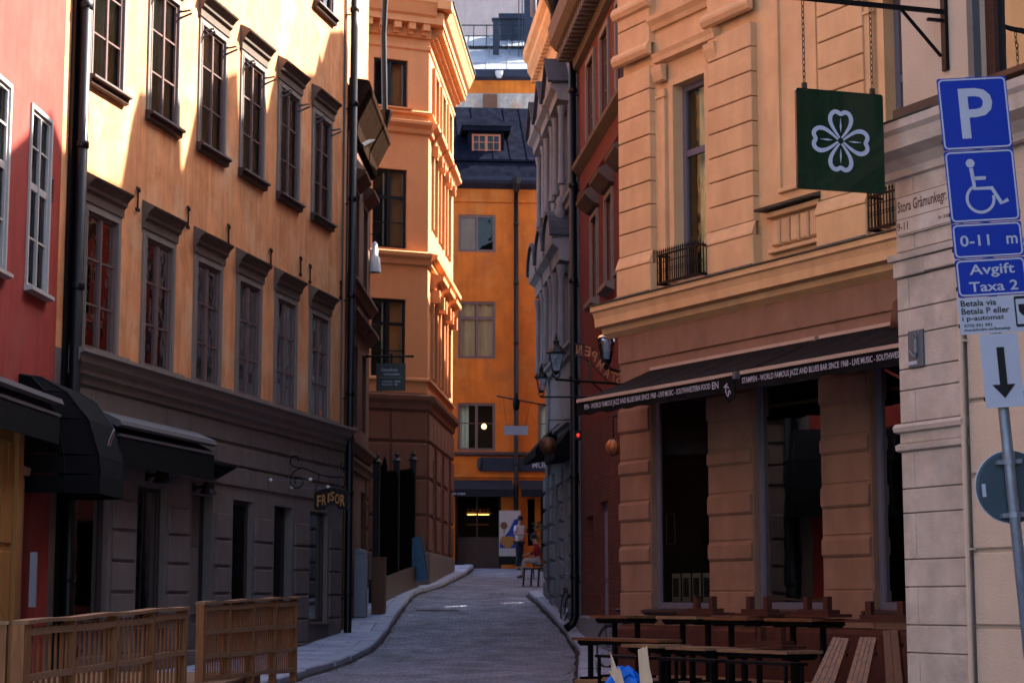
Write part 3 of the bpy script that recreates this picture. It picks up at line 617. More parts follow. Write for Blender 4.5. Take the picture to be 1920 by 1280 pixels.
w3 = window(fC, -1.62, 15.2, 1.0, 1.35, 2, 1, M['signblack'], extras=[('casement', MB().box(.36, .40, .2, .22, .07, 1.28), M['white']), ('casement', MB().box(.88, .92, .2, .22, .07, 1.28), M['white']), ('sill', MB().prof(-.1, 1.1, [(0, 0), (.16, -.02), (.16, -.06), (0, -.1)]), M['peach'])], mid=.08, y=.1, curtain=curt(1, 1.35, .5, ((.55, .95),)))
again(fC, w3, -3.5, 15.2)
ps = [('surround', rect_frame(MB(), 0, .95, 0, 2.2, .14, -.08, .002), M['peach']), ('hood', MB().prof(-.25, 1.2, [(0, 2.36), (.12, 2.4), (.16, 2.56), (.30, 2.64), (.32, 2.74), (0, 2.85)]), M['peach']),
      ('console', MB().box(-.2, -.06, -.2, 0, 2.05, 2.36), M['peach']), ('console', MB().box(1.01, 1.15, -.2, 0, 2.05, 2.36), M['peach'])]
ws = window(fCs, SU[0], 12.0, .95, 2.2, 2, 3, M['signblack'], extras=ps)
for u in SU[1:]: again(fCs, ws, u, 12.0)
ws = window(fCs, SU[0], 7.8, .95, 2.4, 2, 3, M['signblack'], extras=[('surround', rect_frame(MB(), 0, .95, 0, 2.3, .16, -.09, .002), M['peach']), ('hood', MB().prof(-.28, 1.23, [(0, 2.46), (.14, 2.5), (.2, 2.68), (.36, 2.74), (.38, 2.84), (0, 2.95)]), M['peach']), ('console', MB().box(-.24, -.06, -.26, 0, 2.1, 2.46), M['peach']), ('console', MB().box(1.01, 1.19, -.26, 0, 2.1, 2.46), M['peach'])])
for u in SU[1:]: again(fCs, ws, u, 7.8)
ws = window(fCs, SU[0], 15.2, .95, 1.3, 2, 1, M['signblack'], extras=[('surround', rect_frame(MB(), 0, .95, -.1, 1.3, .14, -.1, .002), M['peach'])])
for u in SU[1:]: again(fCs, ws, u, 15.2)
ws = window(fCs, SU[0], 3.3, .95, 2.3, 2, 3, M['signblack'])
for u in SU[1:]: again(fCs, ws, u, 3.3)
fC.part('warm_lamp', MB().lathe([(.0, -.1), (.1, -.06), (.12, .03), (.06, .1), (0, .12)], (-1.52, .45, 9.0), 10), M['bulb'], True)
# ============================================================ D: strong orange house closing the street
Db = Bld('orange_end_house', 'bright orange house with dark mansard roof and dormer closing the end of the street', 'house', (-2.2, 66), 2.8)
fD = Face(Db, (-2.2, 66), 5)
dh = [(u, u+1.3, z0, z1) for u in (.33, 3.11, 5.9) for z0, z1 in ((13.8, 15.12), (10.05, 12.05), (6.85, 8.5))]
mb = wall_grid(-1.5, 9, 6.0, 16.2, dh, .08); mb.prof(-1.5, 9, [(0, 15.55), (.06, 15.58), (.06, 15.66), (0, 15.68)]).block(.02, .3, -.04, 0, 6.9, 7.1, .01)
fD.part('wall', mb, [M['dorange'], M['dark']])
mb = wall_grid(-1.5, 9, 2.5, 6.0, [(.25, 1.85, 2.75, 5.5), (2.75, 3.0, 3.6, 5.2), (3.2, 4.4, 3.3, 5.4), (5, 6.4, 2.75, 5.5)], .2, 2.2, 2.3)
fD.part('ground_floor_wall', mb, [M['dorange'], M['dark']])
fD.part('string_course', MB().prof(-1.5, 9, [(0, 6.66), (.1, 6.7), (.1, 6.76), (0, 6.82)]), M['sillm'])
fD.part('string_course', MB().prof(-1.5, 9, [(0, 5.9), (.06, 5.93), (.06, 6.0), (0, 6.02)]), M['dorange'])
body(fD, -1.5, 9, 2, 16.2, 5, M['dark'], 2.3)
wf = [('surround', rect_frame(MB(), 0, 1.3, 0, 1.32, .04, -.02, .002), M['winred'])]
wD = window(fD, .33, 13.8, 1.3, 1.32, 2, 1, M['winred'], curtain=curt(1.3, 1.32, .12, ((0, .46),), amp=.004), cm='tan_reflection', y=.02, fw=.09, mid=.07)  # flat tan sheet behind the glass paints the reflected sunlit wall
again(fD, wD, 3.11, 13.8); again(fD, wD, 5.9, 13.8)
wD = window(fD, .33, 10.05, 1.3, 2.0, 2, 2, M['winred'], curtain=curt(1.3, 2.0, .12, ((0, .46), (.5, 1)), amp=.004), cm='tan_reflection', y=.02, fw=.09, mid=.07, zsplit=[(1.42, .1)])
again(fD, wD, 3.11, 10.05); again(fD, wD, 5.9, 10.05)
wD = window(fD, .33, 6.85, 1.3, 1.65, 2, 2, M['winred'], curtain=curt(1.3, 1.65, .2, ((.05, .3),)), y=.02, fw=.09, mid=.09, zsplit=[(.95, .03)])
again(fD, wD, 3.11, 6.85); again(fD, wD, 5.9, 6.85)
fD.part('warm_lamp', MB().lathe([(0, -.09), (.08, -.05), (.09, .02), (.04, .09), (0, .1)], (1.27, .4, 7.72), 10), M['bulb'], True)
drain(fD, 2.34, .12, 3.2, 16.0, .075)
fD.part('hopper', MB().lathe([(.07, 0), (.2, .3), (.22, .5)], (2.34, -.22, 15.9), 8), M['pipe'])
fD.part('gutter', MB().prof(-1.6, 9, [(0, 16.05), (.3, 16.2), (.36, 16.3), (.36, 16.42), (0, 16.5)]), M['bluemetal'])
mb = MB().prof(-1.6, 9, [(.3, 16.42), (-.35, 17.1), (-.5, 17.1), (-.5, 16.3)]).prof(-1.6, 9, [(-.28, 17.12), (-.30, 17.2), (-3.9, 20.0), (-5.5, 20.1), (-5.5, 17.1)])
for i in range(18):
    u = -1.4+.6*i; mb.bar((u, .28, 17.19), (u, 3.88, 19.99), .03, .05)
fD.part('roof', mb, M['slate'])
# dormer
M['dormw'] = mat('red_brown_window', (.50,.16,.08), .6, .1, 4, 0, 0)
mb = MB(); ud0, ud1 = .62, 2.1
mb.box(ud0+.1, ud1-.1, .9, 2.6, 17.1, 18.35); mb.prof(ud0-.12, ud1+.12, [(-.82, 18.33), (-.70, 18.33), (-.70, 18.5), (-2.9, 18.5), (-2.9, 18.33)])
mb.poly([(ud0-.15, .66, 18.5), (ud1+.15, .66, 18.5), (1.36, 1.5, 19.35)]); mb.poly([(ud0-.15, .66, 18.5), (1.36, 1.5, 19.35), (1.36, 3.0, 19.35), (ud0-.15, 3, 18.5)]); mb.poly([(ud1+.15, .66, 18.5), (1.36, 1.5, 19.35), (1.36, 3.0, 19.35), (ud1+.15, 3, 18.5)])
dm = fD.part('dormer', mb, M['slate'])
o = mk('window', winframe(1.02, .86, 4, 3, y=-.03, t=.06, fw=.06, mw=.03, mid=.09), M['dormw'], Db.root)
fD.place(o, .85, 17.36, -.86); mk('pane', MB().poly([(.03, .005, .03), (.99, .005, .03), (.99, .005, .83), (.03, .005, .83)]), M['glassd'], o)
fD.part('fascia_sign', MB().box(1.1, 8, -.09, -.01, 6.14, 6.62).lathe([(.001, -.24), (.08, -.16), (.1, 0), (.08, .16), (.001, .24)], (1.1, -.05, 6.38), 8), M['bluemetal'])
fD.part('sign_letters', textmb('MUREN', .85, .2, 3.33, 6.36, -.097), M['signwhite'])
for i, (u0, u1) in enumerate(((-.3, 2.2), (2.45, 5.0))):
    e = empty('cafe_awning', fD.W(u0, 0, 5.28), fD.a, ('navy awning lettered Ice cream over the dark doorway of the orange end house', 'shorter navy awning right of the drainpipe on the orange end house')[i], 'awning', 'navy cafe awnings at the end of the street')
    mk('canopy', MB().prof(0, u1-u0, [(.02, .56), (.9, .20), (.9, .17), (.02, .50)]), M['navycloth'], e)
    mk('valance', MB().box(0, u1-u0, -.905, -.89, -.06, .19), M['navycloth'], e)
    if i == 0:
        mk('lettering', join(textmb('Ice cream', .44, .10, .62, .05, -.912), textmb('n', .11, .12, .31, .06, -.912)), M['signwhite'], e)
mb = MB()
for k in range(3): mb.box(.9, 1.6, 1.2, 1.45, 4.75-.4*k, 4.78-.4*k)
fD.part('shelf', MB().box(.7, 1.6, 1.2, 1.5, 4.75, 4.79), M['tan']); fD.part('shelf', MB().box(.75, 1.5, 1.2, 1.5, 4.35, 4.39), M['tan'])
for k in range(6): fD.part('jar', MB().lathe([(0, 0), (.045, 0), (.05, .1), (.03, .15), (0, .16)], (.78+k*.14, 1.3, 4.79), 8), M['copper'])
fD.part('warm_lamp', MB().box(.75, 1.5, 1.1, 1.13, 4.70, 4.72), M['amber'])
fD.part('door', MB().box(.3, 1.8, .3, .34, 2.8, 3.9).box(.3, .36, .3, .36, 2.8, 5.4).box(1.0, 1.06, .3, .36, 3.9, 5.4), M['sillm'])
# ============================================================ E: weathered house above, F: pink grey wall on top
Eb = Bld('weathered_house', 'flaking whitewashed house with sheet metal roof and railing rising above the dark mansard', 'house', (-6, 80), 3)
fE = Face(Eb, (-6, 80), 0)
mb = MB().box(0, 14, 0, 6, 2.8, 23.25); mb.mat(1).box(0, 14, -.02, 6, 23.25, 23.85)
fE.part('wall', mb, [M['weather'], M['dorange']])
fE.part('hatch', MB().box(4.76, 5.37, -.25, 0, 22.3, 23.15), M['brownw'])
fE.part('gutter', MB().prof(0, 14, [(0, 23.8), (.3, 23.9), (.36, 24.2), (.3, 24.24), (0, 24.1)]), M['bluemetal'])
mb = MB().prof(0, 14, [(.3, 24.2), (-3.9, 26.35), (-4.2, 26.35), (-4.2, 24.0)])
for i in range(16): mb.bar((.4+.9*i, -.2, 24.25), (.4+.9*i+.05, 3.85, 26.37), .03, .05)
mb.bar((0, .9, 24.84), (14, .9, 24.84), .03, .03)
mb.prof(0, 14, [(-4.2, 26.2), (-7, 27.9), (-9, 27.9), (-9, 26.0)])
for i in range(16): mb.bar((.4+.9*i, 4.3, 26.3), (.4+.9*i+.05, 6.9, 27.88), .03, .05)
fE.part('roof', mb, M['oldmetal'])
fE.part('roof_hopper', MB().lathe([(.08, -.15), (.16, 0), (.17, .15), (.0, .18)], (5.45, -.4, 23.95), 8), M['white'])
mb = MB()
for z in (26.95, 27.45): mb.tube([(3, 3.9, z), (7.2, 3.9, z)], .03, 6)
for i in range(8): mb.tube([(3.1+.58*i, 3.9, 26.2), (3.12+.58*i, 3.9, 27.45)], .025, 6)
mb.box(3, 7.2, 3.8, 4.3, 26.42, 26.46)
for i in range(30): mb.box(3+.14*i, 3.03+.14*i, 3.78, 4.32, 26.465, 26.49)
fE.part('roof_railing', mb, M['bluemetal'])
fE.part('vent', MB().box(5.15, 5.42, 2.6, 2.85, 25.4, 27.3).box(5.10, 5.47, 2.55, 2.9, 27.3, 27.38), M['bluemetal'])
fE.part('chimney', MB().box(5.45, 7, 6.2, 7, 27, 28.45).box(5.38, 7, 6.1, 7.1, 28.45, 28.7), M['bluemetal'])
fE.part('chimney', MB().box(6.55, 7.6, 2.2, 4.6, 24.5, 30.5), M['bluemetal'])
fE.part('ladder', MB().tube([(6.45, 2.1, 25.5), (6.45, 2.1, 28.2), (6.55, 2.1, 28.5), (6.7, 2.1, 28.6)], .025, 6).tube([(6.3, 2.1, 25.5), (6.3, 2.1, 28.2), (6.45, 2.1, 28.55)], .025, 6), M['bluemetal'])
Fb = Bld('upper_town_house', 'tall pink grey house with pale blue window sills at the very top of the view', 'house', (-14, 97), 3)
fF = Face(Fb, (-14, 97), 0)
fh = [(u, u+1.9, 33.7, 36.2) for u in (5.5, 8.6, 11.9, 15.1, 18.4)]
fF.part('wall', wall_grid(0, 40, 3, 42, fh, .2), [M['pinkgrey'], M['dark']]); body(fF, 0, 40, 3, 42, 8, M['pinkgrey'])
fF.part('string_course', MB().prof(0, 40, [(0, 33.0), (.08, 33.05), (.1, 33.3), (0, 33.35)]), M['stone'])
wF = window(fF, 5.5, 33.7, 1.9, 2.5, 2, 2, M['bluedoor'], extras=[('sill', MB().prof(-.15, 2.05, [(0, 0), (.2, -.02), (.2, -.12), (0, -.16)]), M['bluedoor'])], fw=.12)
for u in (8.6, 11.9, 15.1, 18.4): again(fF, wF, u, 33.7)
M['leadgrey'] = mat('lead_grey_sheet', (.06,.068,.09), .7, .2, 5, 0, .1)
# ============================================================ G: light grey ornate house right of the street
Gb = Bld('ornate_grey_house', 'pale grey ornate house with pedimented windows, narrow on the right of the lane', 'house', (.83, 47.7), 1.2)
fG = Face(Gb, (.83, 47.7), -85.14)
GU = [.35, 2.3, 4.25, 5.9]
gh_ = [(u, u+.85, z0, z1) for u in GU[:3] for z0, z1 in ((10.9, 12.85), (7.3, 9.1), (1.9, 4.4))]
mb = wall_grid(0, 6.9, .5, 15.3, gh_, .25)
for z in [1.4+.42*i for i in range(8)]:
    for u in (0, 1.5, 3.45, 5.4): mb.block(u+.02, u+.62, -.07, .002, z, z+.37, .04)
fG.part('wall', mb, [M['gstone'], M['dark']]); body(fG, 0, 6.9, 0, 15.3, 8, M['gstone'])
mb = MB()
for u in GU[:3]:
    for x in (u-.22, u+.98):
        mb = MB()
        mb.lathe([(.09, 0), (.09, .1), (.075, .14), (.065, 1.6), (.085, 1.66), (.10, 1.8)], (x+.05, -.16, 11.0), 10)
        fG.part('column', mb, M['gstone'], True); mb = MB()
        mb.lathe([(.10, 0), (.10, .12), (.08, .16), (.07, 1.6), (.09, 1.66), (.12, 1.85)], (x+.05, -.18, 7.3), 10)
        fG.part('column', mb, M['gstone'], True)
        fG.part('urn', MB().lathe([(.02, 0), (.1, .05), (.13, .25), (.07, .4), (.1, .5), (.02, .62)], (x+.05, -.2, 10.1), 8), M['gstone'], True)
for u in GU[:3]:
    fG.part('pediment', MB().prof(u-.4, u+1.25, [(0, 12.88), (.28, 12.92), (.30, 13.1), (.42, 13.18), (.44, 13.26), (0, 13.3)]).ext([(u-.4, 13.3), (u+.42, 13.98), (u+1.25, 13.3)], -.40, 0), M['gstone'])
    fG.part('pediment_roof', MB().bar((u-.48, -.23, 13.30), (u+.44, -.23, 14.06), .52, .06).bar((u+1.33, -.23, 13.30), (u+.41, -.23, 14.06), .52, .06), M['leadgrey'])
    ar = [(u+.42+.85*cos(t), 9.75+.62*sin(t)) for t in [pi*i/10 for i in range(11)]]
    fG.part('arched_hood', MB().ext(ar, -.40, 0), M['gstone'])
    fG.part('hood_roof', MB().rib([(u+.42+.88*cos(t), 9.78+.66*sin(t)) for t in [pi*i/12 for i in range(13)]], .07, -.47, 0), M['leadgrey'])
    fG.part('entablature', MB().prof(u-.4, u+1.25, [(0, 9.2), (.24, 9.24), (.26, 9.5), (.40, 9.6), (.42, 9.72), (0, 9.76)]), M['gstone'])
for z, o in ((10.35, .16), (7.0, .2), (5.3, .25)):
    fG.part('string_course', MB().prof(0, 6.9, [(0, z), (o*.5, z+.03), (o*.6, z+.14), (o, z+.18), (o, z+.26), (0, z+.3)]), M['gstone'])
mb = MB().prof(-.45, 6.9, [(0, 14.4), (.1, 14.45), (.14, 14.8), (.34, 15.1), (.40, 15.2), (.40, 15.4), (.5, 15.5), (.52, 15.7), (0, 15.9)])
for i in range(22): mb.box(-.3+.33*i, -.12+.33*i, -.32, -.1, 14.86, 15.06)
fG.part('main_cornice', mb, M['cream'])
fG.part('roof', MB().box(-.4, 6.9, -.2, 8, 15.9, 16.1).prof(-.4, 6.9, [(.1, 16.1), (-2, 18.2), (-8, 18.2), (-8, 16)]), M['slate'])
wG = window(fG, GU[0], 10.9, .85, 1.95, 2, 3, M['purple']); [again(fG, wG, u, 10.9) for u in GU[1:3]]
wG = window(fG, GU[0], 7.3, .85, 1.8, 2, 3, M['purple']); [again(fG, wG, u, 7.3) for u in GU[1:3]]
wG = window(fG, GU[0], 1.9, .85, 2.5, 1, 2, M['sillm']); [again(fG, wG, u, 1.9) for u in GU[1:3]]
p = [at(1000, -60, 46.0), at(1000, 28, 46.2), at(1029, 55, 46.6)]; pts = [Vector(v)-Vector((.83, 47.7, Gb.zb)) for v in p]
lx = pts[-1]; pts += [Vector((lx.x+.005, lx.y, z-Gb.zb)) for z in (14, 10, 6, 1.95)]
mk('drainpipe', MB().tube(pts, .085, 10), M['gstone'], Gb.root, smooth=True)
mk('hopper', MB().lathe([(.1, -.4), (.12, -.2), (.28, .15), (.30, .5)], pts[0]+Vector((0, 0, -.1)), 8), M['gstone'], Gb.root)
fG.part('shop_canopy', MB().prof(.9, 3.9, [(0, 5.75), (.12, 5.7), (.62, 5.15), (.62, 4.98), (.58, 4.98), (0, 5.1)]), M['blackcloth'])
fG.part('shop_canopy', MB().prof(4.2, 6.4, [(0, 5.45), (.1, 5.4), (.45, 4.95), (.45, 4.75), (0, 4.8)]), M['blackcloth'])
# ============================================================ Q: dark red house between grey and cream ones
Qb = Bld('dark_red_house', 'dark red house with heavy brown eave between the grey house and the cream bar', 'house', (1.45, 40.7), .9)
fQ = Face(Qb, (1.45, 40.7), -84.4)
qh = [(1.5, 2.5, 11.1, 12.8), (3.5, 4.5, 11.1, 12.8), (5.6, 6.6, 11.1, 12.8), (2.0, 2.85, 7.7, 9.4), (4.0, 4.85, 7.7, 9.4), (6.0, 6.85, 7.7, 9.4), (2.9, 3.9, .9, 3.6)]
fQ.part('wall', wall_grid(.05, 10.7, 5.2, 14.2, [h for h in qh if h[2] > 5], .12), [M['bred'], M['dark']])
fQ.part('ground_floor_wall', wall_grid(.05, 10.7, .3, 5.2, [(2.9, 3.9, .9, 3.6), (.9, 1.9, 1.6, 3.4)], .2), [M['brick'], M['dark']])
body(fQ, .05, 10.7, -.2, 14.2, 9, M['bred'])
mb = MB().prof(-.1, 10.7, [(0, 13.1), (.12, 13.15), (.16, 13.4), (.5, 13.6), (.62, 13.75), (.66, 14.1), (0, 14.3)])
for i in range(36): mb.box(.0+.3*i, .14+.3*i, -.46, -.1, 13.32, 13.5)
fQ.part('eave', mb, M['hoodm'])
fQ.part('string_course', MB().prof(.05, 10.7, [(0, 10.75), (.16, 10.9), (.17, 10.98), (0, 11.06)]), M['hoodm'])
fQ.part('string_course', MB().prof(.05, 10.7, [(0, 10.2), (.06, 10.25), (.06, 10.32), (0, 10.36)]), M['bred'])
wq = window(fQ, 1.5, 11.15, 1.0, 1.65, 2, 3, M['hoodm'], extras=[('surround', rect_frame(MB(), 0, 1, 0, 1.65, .12, -.05, .002), M['trim'])], y=.04)
for u in (3.5, 5.6): again(fQ, wq, u, 11.15)
wq = window(fQ, 2.0, 7.7, .85, 1.7, 2, 3, M['hoodm'], extras=[('surround', rect_frame(MB(), 0, .85, 0, 1.7, .1, -.05, .002), M['trim']), ('hood', MB().prof(-.2, 1.05, [(0, 1.85), (.1, 1.88), (.3, 2.05), (.32, 2.12), (0, 2.3)]), M['hoodm']), ('sill', MB().prof(-.12, .97, [(0, 0), (.18, -.03), (.18, -.12), (0, -.2)]), M['trim'])], y=.04)
for u in (4.0, 6.0): again(fQ, wq, u, 7.7)
fQ.part('plinth', MB().prof(.05, 10.7, [(0, .3), (.06, .3), (.06, 1.35), (0, 1.4)]), M['greybox'])
o = mk('door', MB().box(0, 1.0, .1, .16, 0, 2.7).block(.1, .9, .07, .11, .2, 1.1).block(.1, .9, .07, .11, 1.2, 2.5), M['greybox']); fQ.place(o, 2.9, .92)
drain(fQ, -.02, .13, 1.1, 13.4, .085)
fQ.part('hopper', MB().tube([(-.02, -.13, 13.3), (-.02, -.15, 13.7), (-.3, -.5, 14.35), (-.3, -.5, 14.7)], .085, 10).lathe([(.09, -.1), (.12, 0), (.26, .3), (.28, .5)], (-.3, -.5, 14.6), 8), M['pipe'], True)
# unseen slab for the right-hand skyline, outlined to cast the shade edge opposite
XC = 5.0
def back(Pw): t = (XC-Pw.x)/sd.x; q = Pw+sd*t; return (q.y, q.z)
bnd = [fR.W(-6, 0, 6.9), fR.W(-2.6, 0, 7.46), fR.W(-.6, 0, 8.55)]+[fA.W(u, 0, z) for u, z in ((.3, 8.0), (1.75, 8.05), (1.95, 8.3), (2.38, 9.75), (4.02, 9.95), (4.17, 8.9), (4.3, 8.9), (5.0, 10.5), (5.9, 10.9), (6.7, 11.25), (6.85, 10.4), (7.0, 10.45), (7.7, 11.3), (8.3, 10.95), (8.45, 10.9), (8.75, 11.8), (11.25, 12.45), (11.45, 13.0), (11.6, 12.8), (12.1, 13.6), (13.0, 13.9))]
sk = [back(p) for p in bnd]
sk = [(-2, sk[0][1])]+sk+[(45.0, 22.3), (46.2, 20), (47.5, 17.6), (48.4, 17.2)]
q0 = Vector((1.45, 40.7, .9))
mb = MB(); k = 0; n = len(sk)
pts = [(y, z) for y, z in sk]+[(48.4, 0), (-2, 0)]
N_ = len(pts)
mb.v += [(XC-q0.x, y-q0.y, z-q0.z) for y, z in pts]+[(XC+.5-q0.x, y-q0.y, z-q0.z) for y, z in pts]
for i in range(N_):
    j = (i+1) % N_; mb.f.append((i, j, N_+j, N_+i)); mb.m.append(0)
mb.f += [tuple(range(N_)), tuple(range(2*N_-1, N_-1, -1))]; mb.m += [0, 0]
mk('roof', mb, M['bred'], Qb.root)  # added shadow slab behind the houses, not a built roof
Hb = Bld('sun_block_wall', 'unseen thin wall added on the right to block the sun, slotted for two streaks', 'house', (5.0, 66), 2.7)  # added out of view to hold the sun off lane and walls
top = [(48, 18.6), (53, 18.2), (57.5, 16.8), (61, 15), (66, 13.8)]
def hz(y): return interp(top, y)-2.7
mb = MB()       # ext works in x,z: x here is distance along Y, turned afterwards
def seg(a, b, z0=None, z1=None):
    if z0 is None: mb.ext([(a, 0), (b, 0), (b, hz(b)), (a, hz(a))], 0, .3)
    else: mb.ext([(a, z0-2.7), (b, z0-2.7), (b, z1-2.7 if z1 else hz(b)), (a, z1-2.7 if z1 else hz(a))], 0, .3)
seg(47.9, 49.72)
for z0, z1 in ((2.7, 6.45), (7.25, 7.75), (8.55, None)): seg(49.72, 50.05, z0, z1)  # slots left open so two sun streaks reach the setts
for a, b in zip([50.05, 53, 57.5, 61], [53, 57.5, 61, 66]): seg(a, b)
mk('wall', mb.xf(Matrix.Translation((.3, -66, 0)) @ Matrix.Rotation(pi/2, 4, 'Z')), M['dorange'], Hb.root)
# ============================================================ K: cream bar building
Kb = Bld('cream_bar_house', 'salmon cream rusticated building with black music bar awnings on the right', 'house', (1.5, 26.5), .7)
fK = Face(Kb, (1.5, 26.5), -60.5)
kp = [(0, .80), (2.18, 3.13), (4.47, 5.31), (6.65, 7.6), (8.9, 9.8)]     # upper piers
uh = [(1.28, 2.02, 5.92, 8.62), (5.62, 6.4, 5.92, 8.62), (7.85, 8.65, 5.92, 8.62)]
mb = wall_grid(0, 12, 5.75, 16, uh, .34, y=.10)
for a, b in kp:
    z = 6.42; i = 0
    while z < 15.5:
        z1 = z+.32
        if not (9.18 < z1 < 9.5): mb.block(a, b, 0, .102, z+.006, z1-.004, .010)
        z += .325
    mb.block(a-.04 if a > 0 else a, b+.04, -.05, .102, 5.84, 6.24, .015); mb.prof(a-.05 if a > 0 else a, b+.05, [(0, 6.235), (.06, 6.245), (.06, 6.27), (.01, 6.40), (0, 6.42)])
    mb.mat(0)
# narrow pilasters and window architraves beside each opening
for (a, b, c, d) in uh:
    for x0, x1 in ((a-.33, a-.17), (b+.17, b+.33)):
        mb.block(x0, x1, .03, .102, 5.84, 8.62, .01); mb.prof(x0-.03, x1+.03, [(-.05, 8.50), (-.01, 8.5), (-.01, 8.54), (-.05, 8.56)]).prof(x0-.04, x1+.04, [(-.05, 8.72), (0.0, 8.74), (.04, 8.86), (.05, 8.94), (-.05, 8.96)])
    rect_frame(mb, a, b, c, d, .10, .06, .101)
    mb.prof(a-.35, b+.35, [(-.10, 8.98), (.02, 9.0), (.03, 9.06), (.06, 9.12), (-.10, 9.16)])
fK.part('wall', mb, [M['cream'], M['dark']])
for a, b in kp:
    fK.part('pier_moulding', MB().prof(a-.05, b+.06, [(0, 9.16), (.05, 9.18), (.085, 9.24), (.085, 9.28), (.05, 9.34), (0, 9.36)]), M['cream'])
    fK.part('pier_moulding', MB().prof(a-.05, b+.06, [(0, 9.84), (.05, 9.86), (.085, 9.92), (.085, 9.96), (.05, 10.02), (0, 10.04)]), M['cream'])
fK.part('lintel_moulding', MB().prof(.8, 2.18, [(-.1, 9.5), (-.05, 9.5), (-.02, 9.56), (.04, 9.62), (.05, 9.68), (-.1, 9.72)]), M['cream'])
mb = MB(); rect_frame(mb, 3.62, 4.32, 6.75, 9.3, .05, .06, .1); mb.block(3.57, 4.37, .05, .1, 6.69, 6.75, .01); fK.part('blind_panel', mb, M['cream'])
mb = MB().block(3.38, 4.42, .02, .1, 5.95, 6.0, .01); 
for i in range(5): mb.block(3.45+.19*i, 3.6+.19*i, .03, .1, 6.04, 6.36, .02)
mb.block(3.38, 4.42, .0, .1, 6.40, 6.47, .01); fK.part('blind_balustrade', mb, M['cream'])
fK.part('ledge', MB().prof(3.28, 4.47, [(-.1, 6.50), (.10, 6.49), (.11, 6.52), (-.1, 6.58)]), M['flash'])
# sloping lead flashings on the cornice
mb = MB().prof(-.3, 12, [(-.05, 5.86), (.30, 5.775), (.34, 5.77), (.34, 5.755), (-.05, 5.8)])
for a, b in kp: mb.prof(a-.02, b+.03, [(0, 5.83), (.16, 5.80), (.05, 5.87), (0, 5.90)])
fK.part('flashing', mb, M['flash'])
fK.part('cornice', MB().prof(-.28, 12, [(0, 5.79), (.31, 5.752), (.31, 5.68), (.27, 5.66), (.24, 5.58), (.23, 5.47), (.12, 5.45), (.10, 5.38), (.03, 5.34), (0, 5.32)]), M['cream'])
lw = [(.76, 2.08, 1.58, 4.4), (3.04, 4.38, 1.58, 4.4), (5.28, 6.62, 1.58, 4.4), (7.5, 8.82, 1.58, 4.4)]
mb = wall_grid(0, 12, .2, 5.32, lw, .14, 1.6, 1.7)
lp = [(0, .74), (2.10, 3.02), (4.40, 5.26), (6.64, 7.48), (8.84, 9.8)]
for a, b in lp:
    for z0, z1, o in ((1.80, 2.17, 0), (2.18, 2.41, .04), (2.43, 2.74, 0), (2.75, 3.01, .04), (3.03, 3.37, 0), (3.38, 3.57, .04), (3.59, 3.95, 0), (3.96, 4.3, .04)):
        if o: mb.prof(a+.0, b, [(0, z0), (o*.4, z0+.0), (o, z0+.03), (o, z1-.04), (o*.3, z1), (0, z1)])
        else: mb.block(a, b, -.012, .002, z0+.006, z1-.006, .006)
    mb.block(a, b+.02, -.03, .002, 1.36, 1.79, .012)
    mb.block(a+.02 if a else 0, b+.1, .05, .24, 1.4, 4.4, .01) if False else None
mb.block(0, 12, -.03, .002, 4.93, 5.30, .01)
fK.part('ground_floor_wall', mb, [M['cream_shade'], M['dim']])
body(fK, 0, 12, -.2, 16, 8, M['cream'], 1.7)
fK.part('plinth', MB().prof(-.02, 12, [(0, .2), (.06, .2), (.06, 1.30), (.03, 1.35), (0, 1.36)]), M['plinth'])
M['leafb'] = mat('green_bottle', (.10,.25,.12), .2, .2, 5, 0, 0)
wk = window(fK, 1.28, 5.92, .74, 2.7, 1, 2, M['purple'], curtain=curt(.74, 2.7, .45, ((.1, .95),)), zsplit=[(1.75, .09)], y=.22, fw=.08, t=.09)
wk2 = again(fK, wk, 5.62, 5.92); again(fK, wk, 7.85, 5.92)
for c, u in ((None, 1.28),): pass
for u, w_ in ((1.18, 1.0), (5.52, .95), (7.75, .95)):
    mb = MB()
    mb.bar((0, -.15, .02), (w_, -.15, .02), .03).bar((0, -.15, .40), (w_, -.15, .40), .025).bar((0, -.15, .30), (w_, -.15, .30), .012)
    mb.bar((0, -.15, .02), (0, .1, .02), .03).bar((w_, -.15, .02), (w_, .1, .02), .03).bar((0, -.15, .40), (0, .1, .40), .025).bar((w_, -.15, .40), (w_, .1, .40), .025)
    n = int(w_/.05)
    for i in range(n+1):
        x = w_*i/n; mb.bar((x, -.15, .0), (x, -.15, .44), .012); mb.lathe([(.012, 0), (.014, .02), (.001, .06)], (x, -.15, .43), 5)
        mb.tube([(x+.024+.02*cos(t), -.15, .19+.02*sin(t)) for t in [2*pi*j/6 for j in range(6)]], .005, 4, True)
    for i in range(4): 
        y = -.15+.05*i; mb.bar((0, y, 0), (0, y, .44), .012); mb.bar((w_, y, 0), (w_, y, .44), .012)
    o = mk('window_guard', mb, M['iron']); fK.place(o, u, 5.86)
